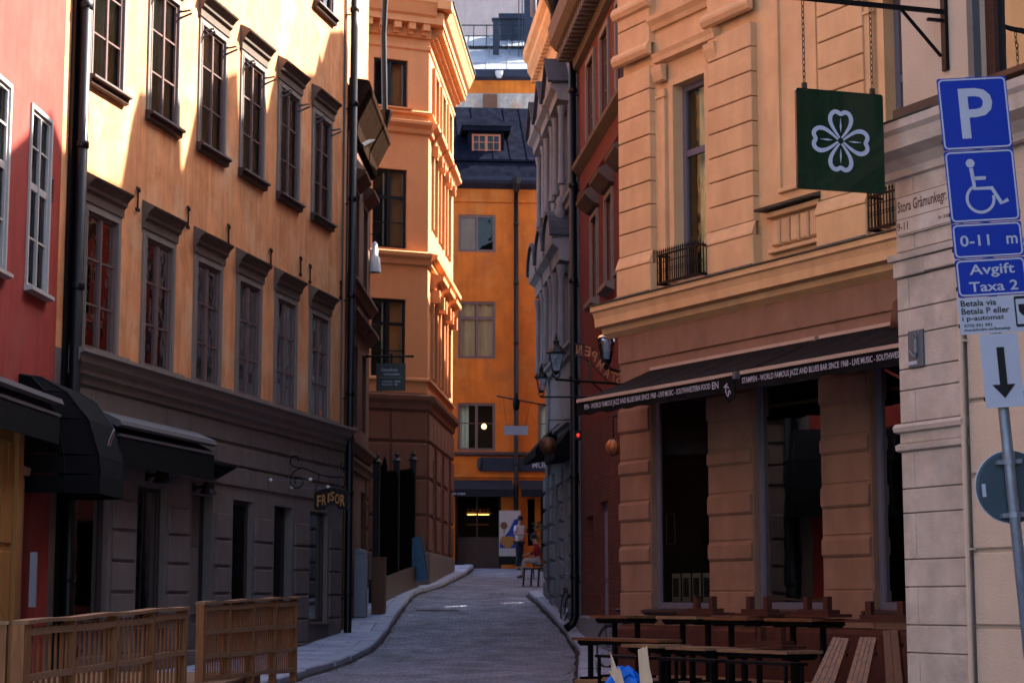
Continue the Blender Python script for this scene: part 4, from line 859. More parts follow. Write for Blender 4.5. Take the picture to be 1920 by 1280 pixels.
for i, (a, b, c, d) in enumerate(lw):
    ex = [('sill', MB().prof(-.05, b-a+.04, [(.0, 0), (.16, -.02), (.16, -.05), (0, -.12)]), M['sillm'])]
    o = window(fK, a, c, b-a, d-c, 1, 1, M['purple'], 'glassd', extras=ex, y=.08, fw=.08)
    for k in range(4 if i < 2 else 2):
        x = .24+.235*k
        fr = mk('display_photo', MB().box(x-.095, x+.095, .22, .23, .09, .46), M['mat_white'], o)
    for k in range(4 if i < 2 else 2):
        x = .24+.235*k
        mk('photo_print', MB().box(x-.06, x+.06, .21, .218, .15, .40), M['photo'], o)
    mk('notice', MB().rib([(.16, .85), (.36, .85), (.36, 1.25), (.16, 1.25)], .008, .125, .128, True), M['mat_white'], o)
    mk('bar_shelf', MB().box(.2, 1.25, 1.15, 1.3, 1.0, 1.03), M['teak'], o)
    for k in range(5): mk('bottle', MB().lathe([(0, 0), (.04, 0), (.04, .17), (.015, .22), (.015, .28), (0, .28)], (.55+.14*k, 1.2, 1.03), 8), M[('copper', 'leafb', 'tan')[(k+i) % 3]], o)
    mk('ceiling_lamp', MB().lathe([(0, -.05), (.05, -.03), (.06, .01), (.03, .05), (0, .05)], (1.0, .8, 1.62), 10), M['glow'], o, smooth=True)
# ---- bar awnings
def bar_awning(u0, u1, txt, label, tw0, tw1, extra=False):
    e = empty('bar_awning', fK.W(u0, 0, 4.0), fK.a, label, 'awning', 'lettered bar awnings'); L_ = u1-u0; O = 1.2
    mk('wall_rail', MB().prof(-.15 if extra else 0, L_, [(0, .80), (.05, .80), (.06, .74), (0, .72)]), M['awnbar'], e)
    mb = MB(); n = 24; k = 0
    for i in range(n+1):
        x = L_*i/n
        for j in range(7):
            t = j/6; mb.v.append((x, -.05-t*(O-.06), .76-.46*t-.02*sin(pi*t)*(1+.5*sin(i*1.7))))
    for i in range(n):
        for j in range(6): a = i*7+j; mb.f.append((a, a+1, a+8, a+7)); mb.m.append(0)
    mk('canopy', mb, M['blackcloth'], e, smooth=True)
    mk('front_bar', MB().box(0, L_, -O-.02, -O+.02, .262, .305), M['awnbar'], e)
    mb = MB(); n = 60
    for i in range(n+1):
        x = L_*i/n; yy = -O-.012+.012*sin(i*.5)
        for z in (.262, .18, .085+.01*sin(i*.8)): mb.v.append((x, yy if z < .2 else -O-.005, z))
    for i in range(n):
        for j in range(2): a = i*3+j; mb.f.append((a, a+1, a+4, a+3)); mb.m.append(0)
    mk('valance', mb, M['blackcloth'], e, smooth=True)
    mk('lettering', textmb(txt, tw1-tw0, .088, (tw0+tw1)/2, .175, -O-.032, .002), M['signwhite'], e)
    for x in (.4, L_-.4): mk('arm', MB().bar((x, 0, .45), (x+.3, -.6, .42), .04).bar((x+.3, -.6, .42), (x, -O, .26), .04), M['iron'], e)
    return e
e = bar_awning(.83, 4.37, 'PEN - WORLD FAMOUS JAZZ AND BLUES BAR SINCE 1968 - LIVE MUSIC - SOUTHWESTERN FOOD', 'left lettered black bar awning, its valance flap hanging loose at the right end', .22, 3.05)
mk('valance_flap', MB().ext([(3.14, .26), (3.50, .265), (3.56, .0), (3.42, -.05), (3.3, .09)], -1.24, -1.235), M['blackcloth'], e)
mk('lettering', textmb('EN', .13, .085, 3.17, .18, -1.246, .002), M['signwhite'], e)
mk('lettering', textmb('KS', .15, .085, 0, 0, 0, .002).xf(Matrix.Translation((3.41, -1.246, .10)) @ Matrix.Rotation(radians(60), 4, 'Y')), M['signwhite'], e)
mk('bar_end_cap', MB().box(3.50, 3.56, -1.24, -1.17, .22, .30), M['alu'], e)
bar_awning(4.45, 8.1, 'STAMPEN - WORLD FAMOUS JAZZ AND BLUES BAR SINCE 1968 - LIVE MUSIC - SOUTHWESTERN FOOD', 'right lettered black bar awning running behind the stone pillar', .06, 3.15)
fK.part('wall_lamp', MB().lathe([(.03, .34), (.08, .3), (.11, .12), (.12, 0), (.1, 0)], (6.02, -.15, 4.68), 12), M['brownw'], True)
# ============================================================ S: stone corner building in the right foreground
Sb = Bld('stone_corner_house', 'plastered house with blocky pinkish stone corner pillar in the right foreground', 'house', (2.745, 13.5), .2)
fS = Face(Sb, (2.745, 13.5), -63.4)
fS.part('wall', wall_grid(0, 5, 4.75, 14, [(.86, 1.9, 5.12, 6.9), (3, 4, 5.12, 6.9)], .10, y=.10), [M['plaster'], M['dark']])
body(fS, 0.0, 5, -.2, 14, 6, M['plaster'])
mb = wall_grid(.66, 5, .1, 4.75, [], .1, y=.05)
for z0, z1 in ((.3, .98), (1.0, 1.48), (1.5, 1.98), (2.0, 2.48), (2.5, 2.98), (3.0, 3.48), (3.5, 3.98), (4.0, 4.48)):
    u = .75+(.0 if int(z0*2) % 2 else .6); 
    mb.block(.70, 5, .02, .052, z0+.008, z1, .008)
fS.part('ashlar_wall', mb, M['plaster'])
# limestone pillar: individual blocks with thin open joints
mb = MB().box(0, .67, .03, .3, .1, 4.68)
cz = [.2, .62, .93, 1.31, 1.5, 1.76, 1.95, 2.27, 2.44, 2.70]
for i, (a, b) in enumerate(zip(cz, cz[1:])):
    if i % 2 == 1 or True:
        if i % 2 == 0: mb.block(.0, .135, -.005, .05, a+.004, b-.003, .005).block(.140, .67, -.005, .05, a+.004, b-.003, .005)
        else: mb.block(0, .67, -.005, .05, a+.004, b-.003, .005)
mb.prof(-.03, .69, [(0, 2.70), (.03, 2.71), (.035, 2.745), (0, 2.76)]); mb.box(0, .67, -.01, .05, 2.76, 2.83)
mb.prof(-.035, .70, [(0, 2.83), (.04, 2.84), (.05, 2.87), (.03, 2.895), (0, 2.9)])
for a, b, sp in ((2.9, 3.13, .17), (3.13, 3.28, 0), (3.28, 3.52, 0), (3.52, 3.70, 0), (3.70, 3.93, .13)):
    if sp: mb.block(0, sp-.003, -.005, .05, a+.004, b-.003, .005).block(sp+.003, .67, -.005, .05, a+.004, b-.003, .005)
    else: mb.block(0, .67, -.005, .05, a+.004, b-.003, .005)
mb.block(-.01, .33, -.03, .05, 3.935, 4.05, .006).block(.335, .68, -.035, .05, 3.94, 4.045, .006).prof(-.04, .70, [(0, 4.05), (.05, 4.055), (.055, 4.10), (0, 4.115)])
mb.block(0, .2, -.0, .05, 4.12, 4.66, .005).block(.205, .67, -.0, .05, 4.12, 4.66, .005)
fS.part('stone_pillar', mb, M['stone'])
mb = MB().prof(-.10, 5, [(0, 4.64), (.03, 4.65), (.04, 4.70), (.10, 4.76), (.20, 4.80), (.21, 4.90), (.24, 4.93), (.24, 4.99), (0, 5.03)])
fS.part('cornice', mb, M['stone'])
fS.part('flashing', MB().prof(-.11, .72, [(0, 5.035), (.25, 4.993), (.255, 5.0), (0, 5.06)]), M['flash'])
fS.part('ledge', MB().box(.08, .62, -.06, .1, 5.07, 5.14), M['sillm'])
fS.part('conduit', MB().tube([(.69, -.02, .6), (.69, -.02, 4.66)], .018, 8).box(.66, .72, -.02, .03, 2.0, 2.015).box(.66, .72, -.02, .03, 3.4, 3.415), M['plaster'])
wS = window(fS, .86, 5.12, 1.04, 1.78, 2, 2, M['dkwood'], 'glassm', extras=[('sill', MB().prof(-.06, 1.1, [(0, .0), (.16, -.02), (.16, -.06), (0, -.08)]), M['dkwood']), ('surround', rect_frame(MB(), 0, 1.04, 0, 1.78, .06, .03, .09), M['alu'])], y=.14, fw=.09, mid=.12, t=.08)
again(fS, wS, 3, 5.12)
# ============================================================ signs
def rrect(x0, x1, z0, z1, r, n=4):
    P = []
    for cx, cz, a in ((x1-r, z1-r, 0), (x0+r, z1-r, pi/2), (x0+r, z0+r, pi), (x1-r, z0+r, 1.5*pi)):
        P += [(cx+r*cos(a+pi/2*i/n), cz+r*sin(a+pi/2*i/n)) for i in range(n+1)]
    return P
def plate(parent, x0, x1, z0, z1, base, border, y=-.06, name='sign_panel', inset=.010, bw=.009, r=.022):
    o = mk(name, MB().ext(rrect(x0, x1, z0, z1, .012), y, y+.004), M[base], parent)
    if border: mk('border', MB().rib(rrect(x0+inset, x1-inset, z0+inset, z1-inset, r), bw, y-.0015, y+.0, True), M[border], o)
    mk('back_rail', MB().box(x0-.004, x1+.004, y+.0045, y+.02, z0+.04, z0+.06), M['signblack'], o)
    return o
sp = empty('parking_sign_post', (2.868, 10.5, .25), 0, 'leaning post with blue P, wheelchair and fee signs and an arrow plate', 'sign post')
sp.rotation_euler = (0, radians(-4.0), radians(4))
mk('pole', MB().tube([(0, 0, 0), (0, 0, 4.33)], .030, 16), M['galv'], sp, smooth=True)
mk('collar', MB().tube([(0, 0, 2.16), (0, 0, 2.22)], .036, 16), M['galv'], sp)
Z = lambda z: z-.25
o = plate(sp, -.208, .187, Z(4.155), Z(4.565), 'signblue', 'signwhite')
mk('letter', textmb('P', .19, .285, .0, Z(4.36), -.0625, .001), M['signwhite'], o)
o = plate(sp, -.208, .187, Z(3.745), Z(4.15), 'signblue', 'signwhite')
s_ = .40; cx, cz = -.01, Z(3.945); yy = (-.062, -.0601)
mb = MB().ext([(cx+s_*(-.14)+s_*.062*cos(t), cz+s_*.33+s_*.062*sin(t)) for t in [2*pi*i/16 for i in range(16)]], *yy)
mb.rib([(cx+s_*x, cz+s_*z) for x, z in ((-.135, .26), (-.11, -.03), (.13, -.03), (.245, -.25), (.345, -.205))], s_*.055, *yy)
mb.rib([(cx+s_*x, cz+s_*z) for x, z in ((-.12, .115), (.06, .115))], s_*.05, *yy)
mb.rib([(cx+s_*(-.045+.19*cos(t)), cz+s_*(-.175+.19*sin(t))) for t in [radians(118+i*(372-118)/20) for i in range(21)]], s_*.04, *yy)
mk('wheelchair_symbol', mb, M['signwhite'], o)
o = plate(sp, -.208, .187, Z(3.545), Z(3.74), 'signblue', 'signwhite')
mk('lettering', join(textmb('0-11', .165, .062, -.085, Z(3.643), -.0625, .001), textmb('m', .062, .046, .125, Z(3.637), -.0625, .001)), M['signwhite'], o)
o = plate(sp, -.208, .187, Z(3.33), Z(3.54), 'signblue', 'signwhite')
mk('lettering', join(textmb('Avgift', .255, .075, -.005, Z(3.472), -.0625, .001), textmb('Taxa 2', .275, .056, -.005, Z(3.385), -.0625, .001)), M['signwhite'], o)
o = plate(sp, -.215, .19, Z(3.125), Z(3.326), 'signwhite', None)
mb = textmb('Betala via', .20, .034, -.1, Z(3.296), -.0625, .001); join(mb, textmb('Betala P eller', .27, .034, -.065, Z(3.252), -.0625, .001)); join(mb, textmb('i p-automat', .235, .034, -.082, Z(3.208), -.0625, .001))
join(mb, textmb('0770 991 991', .155, .018, -.115, Z(3.172), -.0625, .001)); join(mb, textmb('stockholm.se/betalap', .26, .020, -.065, Z(3.147), -.0625, .001))
mk('lettering', mb, M['signblack'], o)
mk('phone_picture', MB().ext(rrect(.10, .185, Z(3.15), Z(3.32), .008), -.0625, -.0603), M['signblack'], o)
mk('phone_screen', MB().box(.108, .177, -.0645, -.0628, Z(3.165), Z(3.305)), M['signwhite'], o)
mk('shield_mark', MB().ext([(.12, Z(3.275)), (.165, Z(3.275)), (.163, Z(3.235)), (.1425, Z(3.21)), (.122, Z(3.235))], -.066, -.0647), M['signblack'], o)
o = plate(sp, -.115, .10, Z(2.715), Z(3.12), 'signwhite', None)
cx = -.005
mk('arrow', MB().ext([(cx-.021, Z(3.045)), (cx+.021, Z(3.045)), (cx+.021, Z(2.84)), (cx+.065, Z(2.84)), (cx, Z(2.765)), (cx-.065, Z(2.84)), (cx-.021, Z(2.84))][::-1], -.063, -.0603), M['signblack'], o)
o = mk('round_sign', MB().lathe([(0, -.002), (.19, -.002), (.197, 0), (.197, .008), (.185, .012), (0, .012)], (0, 0, 0), 40).xf(Matrix.Translation((.01, .045, Z(2.285))) @ Matrix.Rotation(pi/2, 4, 'X')), M['discm'], sp)
mk('rim', MB().tube([(.01+.197*cos(t), .045, Z(2.285)+.197*sin(t)) for t in [2*pi*i/40 for i in range(40)]], .0045, 6, True), M['signwhite'], o)
mk('sticker', MB().box(-.155, -.135, .028, .0325, Z(2.24), Z(2.31)), M['signwhite'], o)
for z in (2.13, 2.42): mk('clamp', MB().box(-.07, .07, -.01, .04, Z(z)-.012, Z(z)+.012).tube([(0, 0, Z(z)-.015), (0, 0, Z(z)+.015)], .037, 12), M['galv'], o)
# clover sign on chains and bracket
cp = at(1575, 265, 12.85); ang = atan2(.292, .956)
cs = empty('clover_sign', cp, ang, 'square dark green enamel sign with a pale four leaf clover hanging on two chains', 'hanging sign')
hw, hh = .325, .345
mk('sign_panel', MB().ext(rrect(-hw, hw, -hh, hh, .012), -.009, .009), M['green'], cs)
mk('sign_rim', MB().rib(rrect(-hw, hw, -hh, hh, .014), .008, -.012, .012, True), M['green'], cs)
mb = MB(); Lp = .205
for k in range(4):
    R_ = Matrix.Rotation(-pi/2*k+.02, 4, 'Y'); k0 = len(mb.v)
    hp = [(.04, .10), (.20, .30), (.36, .55), (.40, .78), (.30, .96), (.14, 1.0), (0, .90)]
    full = [(x*Lp, z*Lp) for x, z in hp]+[(-x*Lp, z*Lp) for x, z in hp[-2::-1]]
    # resample smoothly
    sm = full
    for _ in range(2): 
        q = [sm[0]]
        for a, b in zip(sm, sm[1:]): q += [(a[0]*.75+b[0]*.25, a[1]*.75+b[1]*.25), (a[0]*.25+b[0]*.75, a[1]*.25+b[1]*.75)]
        sm = q+[sm[-1]]
    wd = [.010+.020*min(1, sqrt(x*x+z*z)/(Lp*.8)) for x, z in sm]
    mb.rib(sm, wd, -.0125, -.0095)
    mb.ext([(0, .28*Lp), (.03*Lp, .5*Lp), (0, .78*Lp), (-.03*Lp, .5*Lp)], -.0125, -.0095)
    mb.xf(R_, k0)
mk('clover_emblem', mb, M['emblem'], cs)
def chain(z0, z1, x, parent):
    mb = MB(); z = z0; i = 0; L_ = .052
    while z < z1:
        a = (0 if i % 2 else pi/2)+.25
        mb.tube([(x+.010*cos(t)*cos(a), .010*cos(t)*sin(a), z+L_/2*.62+L_*.55*sin(t)) for t in [2*pi*j/10 for j in range(10)]], .0032, 5, True); z += L_*.80; i += 1
    return mk('chain', mb, M['rust2'], parent)
M['rust2'] = mat('rusty_steel', (.07,.05,.04), .6, .4, 20, 0, .2, metal=.4)
barz = at(1600, 4, 12.85)[2]-cp[2]
for x in (-.26, .255):
    mk('hanger_eye', MB().box(x-.016, x+.016, -.012, .012, hh-.01, hh+.045), M['rust2'], cs); chain(hh+.05, barz-.015, x, cs)
mk('bracket', MB().box(-.55, .86, -.012, .012, barz-.012, barz+.02).bar((.50, 0, barz-.01), (.80, 0, barz-.32), .018).box(.82, .845, -.03, .03, barz-.42, barz+.3).box(.70, .82, -.014, .014, barz-.07, barz-.05), M['iron'], cs)
# street name plate, key box
M['enamel'] = mat('cream_enamel', (.62,.50,.42), .4, .12, 6, .1, .05)
o = empty('street_name_plate', fS.W(.035, .012, 4.23), fS.a, 'cream enamel street name plate screwed to the top of the stone pillar', 'street sign')
mk('plate', MB().ext(rrect(0, .62, 0, .285, .01), -.012, 0), M['enamel'], o)
mk('border', MB().rib(rrect(.008, .612, .008, .277, .008), .004, -.0135, -.012, True).box(.01, .61, -.0135, -.0122, .115, .119), M['dkwood'], o)
mk('lettering', join(join(textmb('Stora Gråmunkegr.', .54, .105, .295, .195, -.0135, .001), textmb('9-11', .12, .06, .075, .065, -.0135, .001)), textmb('kv. Iris', .10, .03, .52, .06, -.0135, .001)), M['dkwood'], o)
o = empty('key_box', fS.W(.13, .006, 3.28), fS.a, 'small metal key plate with hook mounted on the stone pillar', 'key box')
mk('plate', MB().block(0, .16, -.02, .02, 0, .26, .004), M['alu'], o)
mk('lock', MB().tube([(.10, -.03, .19), (.115, -.035, .215), (.105, -.04, .235), (.085, -.04, .225), (.088, -.035, .205)], .006, 6).tube([(.10, -.03, .19), (.105, -.035, .10), (.095, -.03, .07), (.06, -.03, .09), (.035, -.03, .12)], .008, 8).box(.09, .115, -.035, -.02, .09, .20), M['galv'], o)
mk('label', MB().box(.0, .1, -.0235, -.0205, .02, .045), M['signwhite'], o)
# mirrored letter sign at the bar's corner, seen from behind
o = empty('iron_letter_sign', fK.W(.02, 0, 4.9), 29.5*pi/180, 'rust coloured bar name in arched iron letters seen from behind at the corner', 'sign')
for ch, x, z, a in (('N', -.69, .19, 2), ('E', -.55, .18, 8), ('P', -.45, .12, 25), ('M', -.345, -.0, 35), ('A', -.235, -.10, 28), ('T', -.13, -.15, 10), ('S', -.045, -.17, 5)):
    mb = textmb(ch, .095, .135, 0, 0, 0, .006, mirror=True); mb.xf(Matrix.Translation((x, -.02, z)) @ Matrix.Rotation(radians(a), 4, 'Y')); mk('letter', mb, M['rust'], o)
mk('frame', MB().tube([(-.78, 0, .27), (-.62, 0, .28), (-.45, 0, .22), (-.3, 0, .07), (-.15, 0, -.03), (0, 0, -.06)], .008, 6).tube([(-.78, 0, .11), (-.62, 0, .09), (-.48, 0, .02), (-.36, 0, -.10), (-.2, 0, -.22), (0, 0, -.26)], .008, 6).tube([(-.78, 0, .27), (-.78, 0, .11)], .008, 6).tube([(-.50, 0, .06), (-.50, 0, -.22)], .014, 6).lathe([(.03, 0), (.012, .03)], (-.50, 0, -.24), 8), M['rust2'], o)
# lanterns
def lantern(loc, s, label, arm=None, rz=0):
    o = empty('street_lantern', loc, rz, label, 'lantern', 'black four sided street lanterns')
    a = pi/4; n = 4; k = s
    mk('glass', MB().lathe([(.085*k, .12*k), (.165*k, .42*k)], (0, 0, 0), n, a), M['glassc'], o)
    mb = MB()
    for j in range(n):
        t = a+2*pi*j/n; mb.bar((.088*k*cos(t), .088*k*sin(t), .12*k), (.17*k*cos(t), .17*k*sin(t), .43*k), .014*k)
    mb.lathe([(.04*k, .07*k), (.10*k, .10*k), (.10*k, .125*k), (.06*k, .13*k)], (0, 0, 0), n, a).lathe([(.165*k, .41*k), (.20*k, .42*k), (.20*k, .44*k), (.165*k, .445*k)], (0, 0, 0), n, a)
    mk('frame', mb, M['iron'], o)
    mk('cap', MB().lathe([(.19*k, .44*k), (.12*k, .52*k), (.06*k, .57*k), (.05*k, .62*k), (.065*k, .64*k), (.03*k, .68*k), (.035*k, .70*k), (.012*k, .73*k), (.02*k, .75*k), (.002*k, .79*k)], (0, 0, 0), 8, pi/8), M['iron'], o)
    mk('lamp_holder', MB().lathe([(.06*k, .13*k), (.06*k, .18*k), (.02*k, .2*k), (.018*k, .34*k), (0, .36*k)], (0, 0, 0), 10), M['alu'], o)
    mb = MB().tube([(.07*k, 0, .08*k), (.05*k, 0, .02*k), (0, 0, 0), (-.05*k, 0, .02*k), (-.07*k, 0, .08*k)], .012*k, 6).lathe([(.0, -.05*k), (.03*k, -.03*k), (.03*k, 0), (.0, .02*k)], (0, 0, 0), 8)
    if arm: mb.tube([Vector((0, 0, -.02)), Vector(arm)+Vector((0, 0, -.02))], .018, 8).bar(Vector(arm)*.55+Vector((0, 0, -.03)), Vector(arm)+Vector((0, 0, -.35)), .016)
    mk('bracket', mb, M['iron'], o); return o
p = fK.W(.05, 1.06, 4.68); q = fK.W(.02, 0, 4.68)
lantern(p, .78, 'larger black lantern with clear glass on a long iron arm beside the letter sign', q-p)
lantern(at(1015, 742, 36.5), .80, 'smaller farther black lantern just left of the larger one', Vector((1.33, 0, 0)))
lp_ = at(1137, 674, 26.9)
o = empty('clear_wall_lantern', lp_, 0, 'clear glass lantern with tall lamp beside the cream corner above the letter sign', 'lantern')
mk('glass', MB().lathe([(.075, .0), (.13, .26), (.125, .31), (.09, .345), (0, .36)], (0, 0, 0), 6), M['glassc'], o)
mk('lamp_holder', MB().lathe([(.07, .0), (.07, .05), (.05, .06), (.05, .10), (.0, .10)], (0, 0, 0), 10), M['signblack'], o)
mk('lamp', MB().lathe([(.03, .10), (.035, .24), (.02, .28), (0, .285)], (0, 0, 0), 10), M['lampw'], o, smooth=True)
mk('bracket', MB().lathe([(.02, -.14), (.05, -.08), (.075, .0), (0, 0)], (0, 0, 0), 8).tube([(0, 0, -.12), (.16, .1, -.16), (.3, .3, -.05)], .014, 6), M['iron'], o)
# globes
for (x, y, Y, r, lab) in ((1028, 835, 40.3, .185, 'aged copper globe lamp hanging by the grey house canopies'), (1150, 838, 29.5, .125, 'glowing amber globe lamp hanging at the cream corner')):
    q = at(x, y, Y); o = empty('globe_lamp', q, 0, lab, 'globe lamp')
    n_ = 14; mk('globe', MB().lathe([(r*sin(pi*i/n_)+.0001, -r*cos(pi*i/n_)) for i in range(n_+1)], (0, 0, 0), 20), M['copper'] if r > .15 else M['amber2'], o, smooth=True)
    mb = MB()
    for k in range(6): mb.tube([(r*1.01*sin(t)*cos(k*pi/3), r*1.01*sin(t)*sin(k*pi/3), -r*1.01*cos(t)) for t in [pi*j/10 for j in range(11)]], .006, 5)
    mk('strap', mb, M['iron'], o); mk('rod', MB().tube([(0, 0, r), (0, 0, r+.35), (.5, .15, r+.37)], .012, 6), M['iron'], o)
o = empty('red_lamp', at(1084, 815, 38.0), 0, 'tiny red lamp glowing on the black downpipe', 'lamp')
mk('lens', MB().lathe([(0, -.05), (.03, -.02), (.03, .02), (0, .035)], (0, 0, 0), 10), M['redl'], o, smooth=True); mk('housing', MB().box(-.07, .07, .02, .12, -.09, .09), M['iron'], o)
# hanging plate sign near the end of the lane
q = at(1036, 762, 46.8); l_ = at(931, 742, 46.8)-q
o = empty('hanging_plate_sign', q, 0, 'blank pale blue plate hanging on two wires from a thin bar before the orange house', 'hanging sign')
mk('bar', MB().tube([(0, 0, 0), l_], .018, 8), M['iron'], o)
a = at(945, 798, 46.8)-q; b = at(990, 815, 46.8)-q
mk('sign_panel', MB().box(a.x, b.x, -.01, .01, b.z, a.z), M['emblem'], o)
mk('wire', MB().tube([(a.x+.06, 0, a.z), (a.x-.02, 0, l_.z*(a.x/l_.x))], .004, 4), M['iron'], o); mk('wire', MB().tube([(b.x-.06, 0, a.z), (b.x+.06, 0, l_.z*(b.x/l_.x))], .004, 4), M['iron'], o)
c = at(968, 752, 46.8)-q; mk('fixture', MB().lathe([(0, -.24), (.07, -.2), (.09, -.02), (.05, .08), (.03, .2), (0, .22)], c, 10), M['iron'], o, smooth=True)
# workshop sign
o = empty('black_projecting_sign', (-3.50, 45, 7.42), 0, 'black square sign with faint lettering hanging from a bar on the brown house', 'hanging sign')
mk('bar', MB().tube([(-.05, 0, 0), (1.13, 0, 0)], .025, 8).lathe([(0, -.03), (.045, -.02), (.045, .02), (0, .03)], (1.14, 0, 0), 8), M['iron'], o)
s2 = mk('sign_panel', MB().box(.30, .99, -.02, .02, -.82, -.17), M['signblack'], o)
mk('lettering', join(join(textmb('Demokrati-', .40, .075, .62, -.32, -.022, .001), textmb('verkstaden', .40, .07, .66, -.42, -.022, .001)), join(textmb('SVERIGES', .26, .045, .56, -.60, -.022, .001), textmb('RIKSDAG', .24, .045, .56, -.67, -.022, .001))), M['galv'], s2)
mk('line', MB().box(.36, .93, -.0235, -.0205, -.505, -.5), M['galv'], s2)
mk('crown_mark', join(textmb('WW', .14, .05, .80, -.60, -.022, .001), textmb('W', .08, .05, .77, -.67, -.022, .001)), M['emblem'], s2)
mk('hanger', MB().box(.62, .68, -.02, .02, -.17, .06), M['iron'], o)
# hairdresser sign
o = empty('hairdresser_sign', fA.W(9.8, 0, 3.3), fA.a-pi/2, 'gilt lettered black hairdresser sign hanging from a scrolled iron bracket', 'hanging sign')
q = lambda L_: [((x-265)/736, -.0, .6+(600-y)/736) for x, y in L_]
mb = MB().box(-.02, .02, -.02, .02, .58, 1.12).tube(q([(430,265),(440,225),(410,195),(370,185),(330,208),(312,250),(322,300),(360,338),(420,350),(480,355),(540,370),(600,395),(740,450),(880,485),(1000,496),(1100,495)]), .014, 6)
mb.tube(q([(480,358),(410,380),(355,425),(322,490),(318,545),(335,600),(385,640),(450,638),(500,600),(510,545),(480,500),(430,488),(390,515),(382,550),(398,578)]), .013, 6)
mb.tube(q([(1130,285),(1090,290),(1062,330),(1060,375),(1085,410),(1120,430)]), .012, 6).tube(q([(745,455),(725,560),(690,690)]), .008, 6).tube(q([(1100,495),(1130,600),(1165,700)]), .008, 6)
mk('bracket', mb, M['iron'], o)
top = [(680+10*i, 705-62*sin(pi*i/50)) for i in range(51)]; bot = [(1180, 940), (1120, 960), (1040, 945)]+[(940+90*cos(t), 945-75*sin(t)) for t in [pi*i/12 for i in range(13)]]+[(830, 950), (740, 960), (680, 940)]
mk('sign_panel', MB().ext([((x-265)/736, .6+(600-y)/736) for x, y in top+bot][::-1], -.015, .015), M['signblack'], o)
for ch, x, y, w_, h_ in (('F', 755, 828, 62, 160), ('R', 828, 812, 60, 150), ('I', 893, 785, 22, 130), ('S', 948, 765, 60, 130), ('O', 1022, 800, 66, 140), ('R', 1100, 822, 66, 160)):
    mk('letter', textmb(ch, w_/736, h_/736, (x-265)/736, .6+(600-y)/736, -.02, .003), M['gold'], o)
for i, (u, u2, z) in enumerate(((8.68, 10.05, 3.93), (9.9, 11.6, 3.86))):
    o = empty('wire_spotlight', fA.W(u, .05, z), fA.a-pi/2, ('upper left string of two tiny white spotlights on a thin rod above the hairdresser door', 'lower right rod of tiny white spotlights just above the hairdresser sign')[i], 'spotlight', 'thin rod spotlights')
    L_ = (.80, .75)[i]
    mk('rod', MB().tube([(0, 0, 0), (L_, 0, -.02)], .005, 5), M['galv'], o)
    for x in (0.02, L_): mk('lamp_head', MB().lathe([(0, -.035), (.03, -.02), (.035, .0), (.03, .025), (0, .035)], (x, 0, 0), 10), M['lampw'], o, smooth=True)
# white cone lamp
o = empty('cone_lamp', (-3.34, 46, 9.6), 0, 'bright white cone shaped lamp shade poking out beside the peach house', 'lamp')
mk('shade', MB().lathe([(.16, 0), (.155, .05), (.13, .36), (.09, .40), (.06, .72), (.02, .76), (0, .76)], (0, 0, 0), 20), M['lampw'], o, smooth=True)
mk('inner', MB().lathe([(.15, .01), (.0, .3)], (0, 0, 0), 20), M['tan'], o); mk('bracket', MB().tube([(0, 0, .74), (-.02, 0, .95), (-.3, 0, .95)], .015, 6), M['iron'], o)
# wall spotlights under the awning of the orange house
for i, (u, z) in enumerate(((3.05, 3.62), (5.05, 3.55))):
    o = empty('wall_spotlight', fA.W(u, 0, z), fA.a-pi/2, ('dark bell shaped wall lamp under the long black awning', 'dark bell shaped wall lamp beside the house number')[i], 'wall lamp', 'bell shaped wall lamps')
    mk('shade', MB().lathe([(.05, .12), (.09, .1), (.11, 0), (.15, -.08), (.12, -.08)], (.26, 0, 0), 12), M['iron'], o); mk('bracket', MB().tube([(0, 0, .02), (.2, 0, .05)], .03, 8).box(-.0, .02, -.06, .06, -.05, .1), M['iron'], o)
M['flatblack'] = mat('matt_black_iron', (.004,.004,.004), 1, .2, 5, 0, 0, spec=0)
# ============================================================ street furniture left
o = empty('grey_cabinet', (-3.42, 43.3, hY(43.3)+.12), radians(-4), 'pale grey electrical cabinet standing behind the black downpipe', 'cabinet')
mk('box', MB().block(-.17, .17, -.15, .15, 0, 1.42, .01).box(-.18, .18, -.16, .16, 1.42, 1.45).ext([(-.18, 1.45), (.18, 1.45), (0, 1.52)], -.16, .16), M['greybox'], o)
mk('door', MB().block(-.14, .14, -.16, -.15, .1, 1.35, .004), M['greybox'], o)
o = empty('dark_cabinet', (-3.02, 43.9, hY(43.9)+.12), radians(-4), 'dark brown cabinet next to the pale grey one by the iron fence', 'cabinet')
mk('box', MB().block(-.15, .15, -.15, .15, 0, 1.25, .01).box(-.16, .16, -.16, .16, 1.25, 1.28), M['brownw'], o); mk('door', MB().block(-.12, .12, -.16, -.15, .1, 1.2, .004), M['brownw'], o)
o = empty('iron_fence', (-3.25, 46.1, hY(46)), 0, 'tall black wrought iron gate fence between the brown and peach houses', 'fence')
Lf = Vector((.62, 4.9, .42)); mb = MB(); n = 44
d0 = Lf.normalized()
mk('base_wall', MB().bar((0, 0, .35), tuple(Lf+Vector((0, 0, .35))), .35, .7), M['sillm'], o)
for i in range(n+1):
    p = Lf*(i/n); hgt = 3.35+.12*sin(i*.9) if i < 12 else 3.1
    mb.bar(p+Vector((0, 0, .6)), p+Vector((0, 0, hgt)), .022).lathe([(.02, 0), (.028, .05), (.001, .18)], p+Vector((0, 0, hgt)), 5)
for z in (.85, 1.9, 2.9): mb.bar((0, 0, z), tuple(Lf+Vector((0, 0, z))), .03, .04)
for i in range(n//2): 
    p = Lf*((2*i+1)/n); mb.tube([p+Vector((0, .05*cos(t), 2.4+.12*sin(t))) for t in [2*pi*j/8 for j in range(8)]], .01, 4, True)
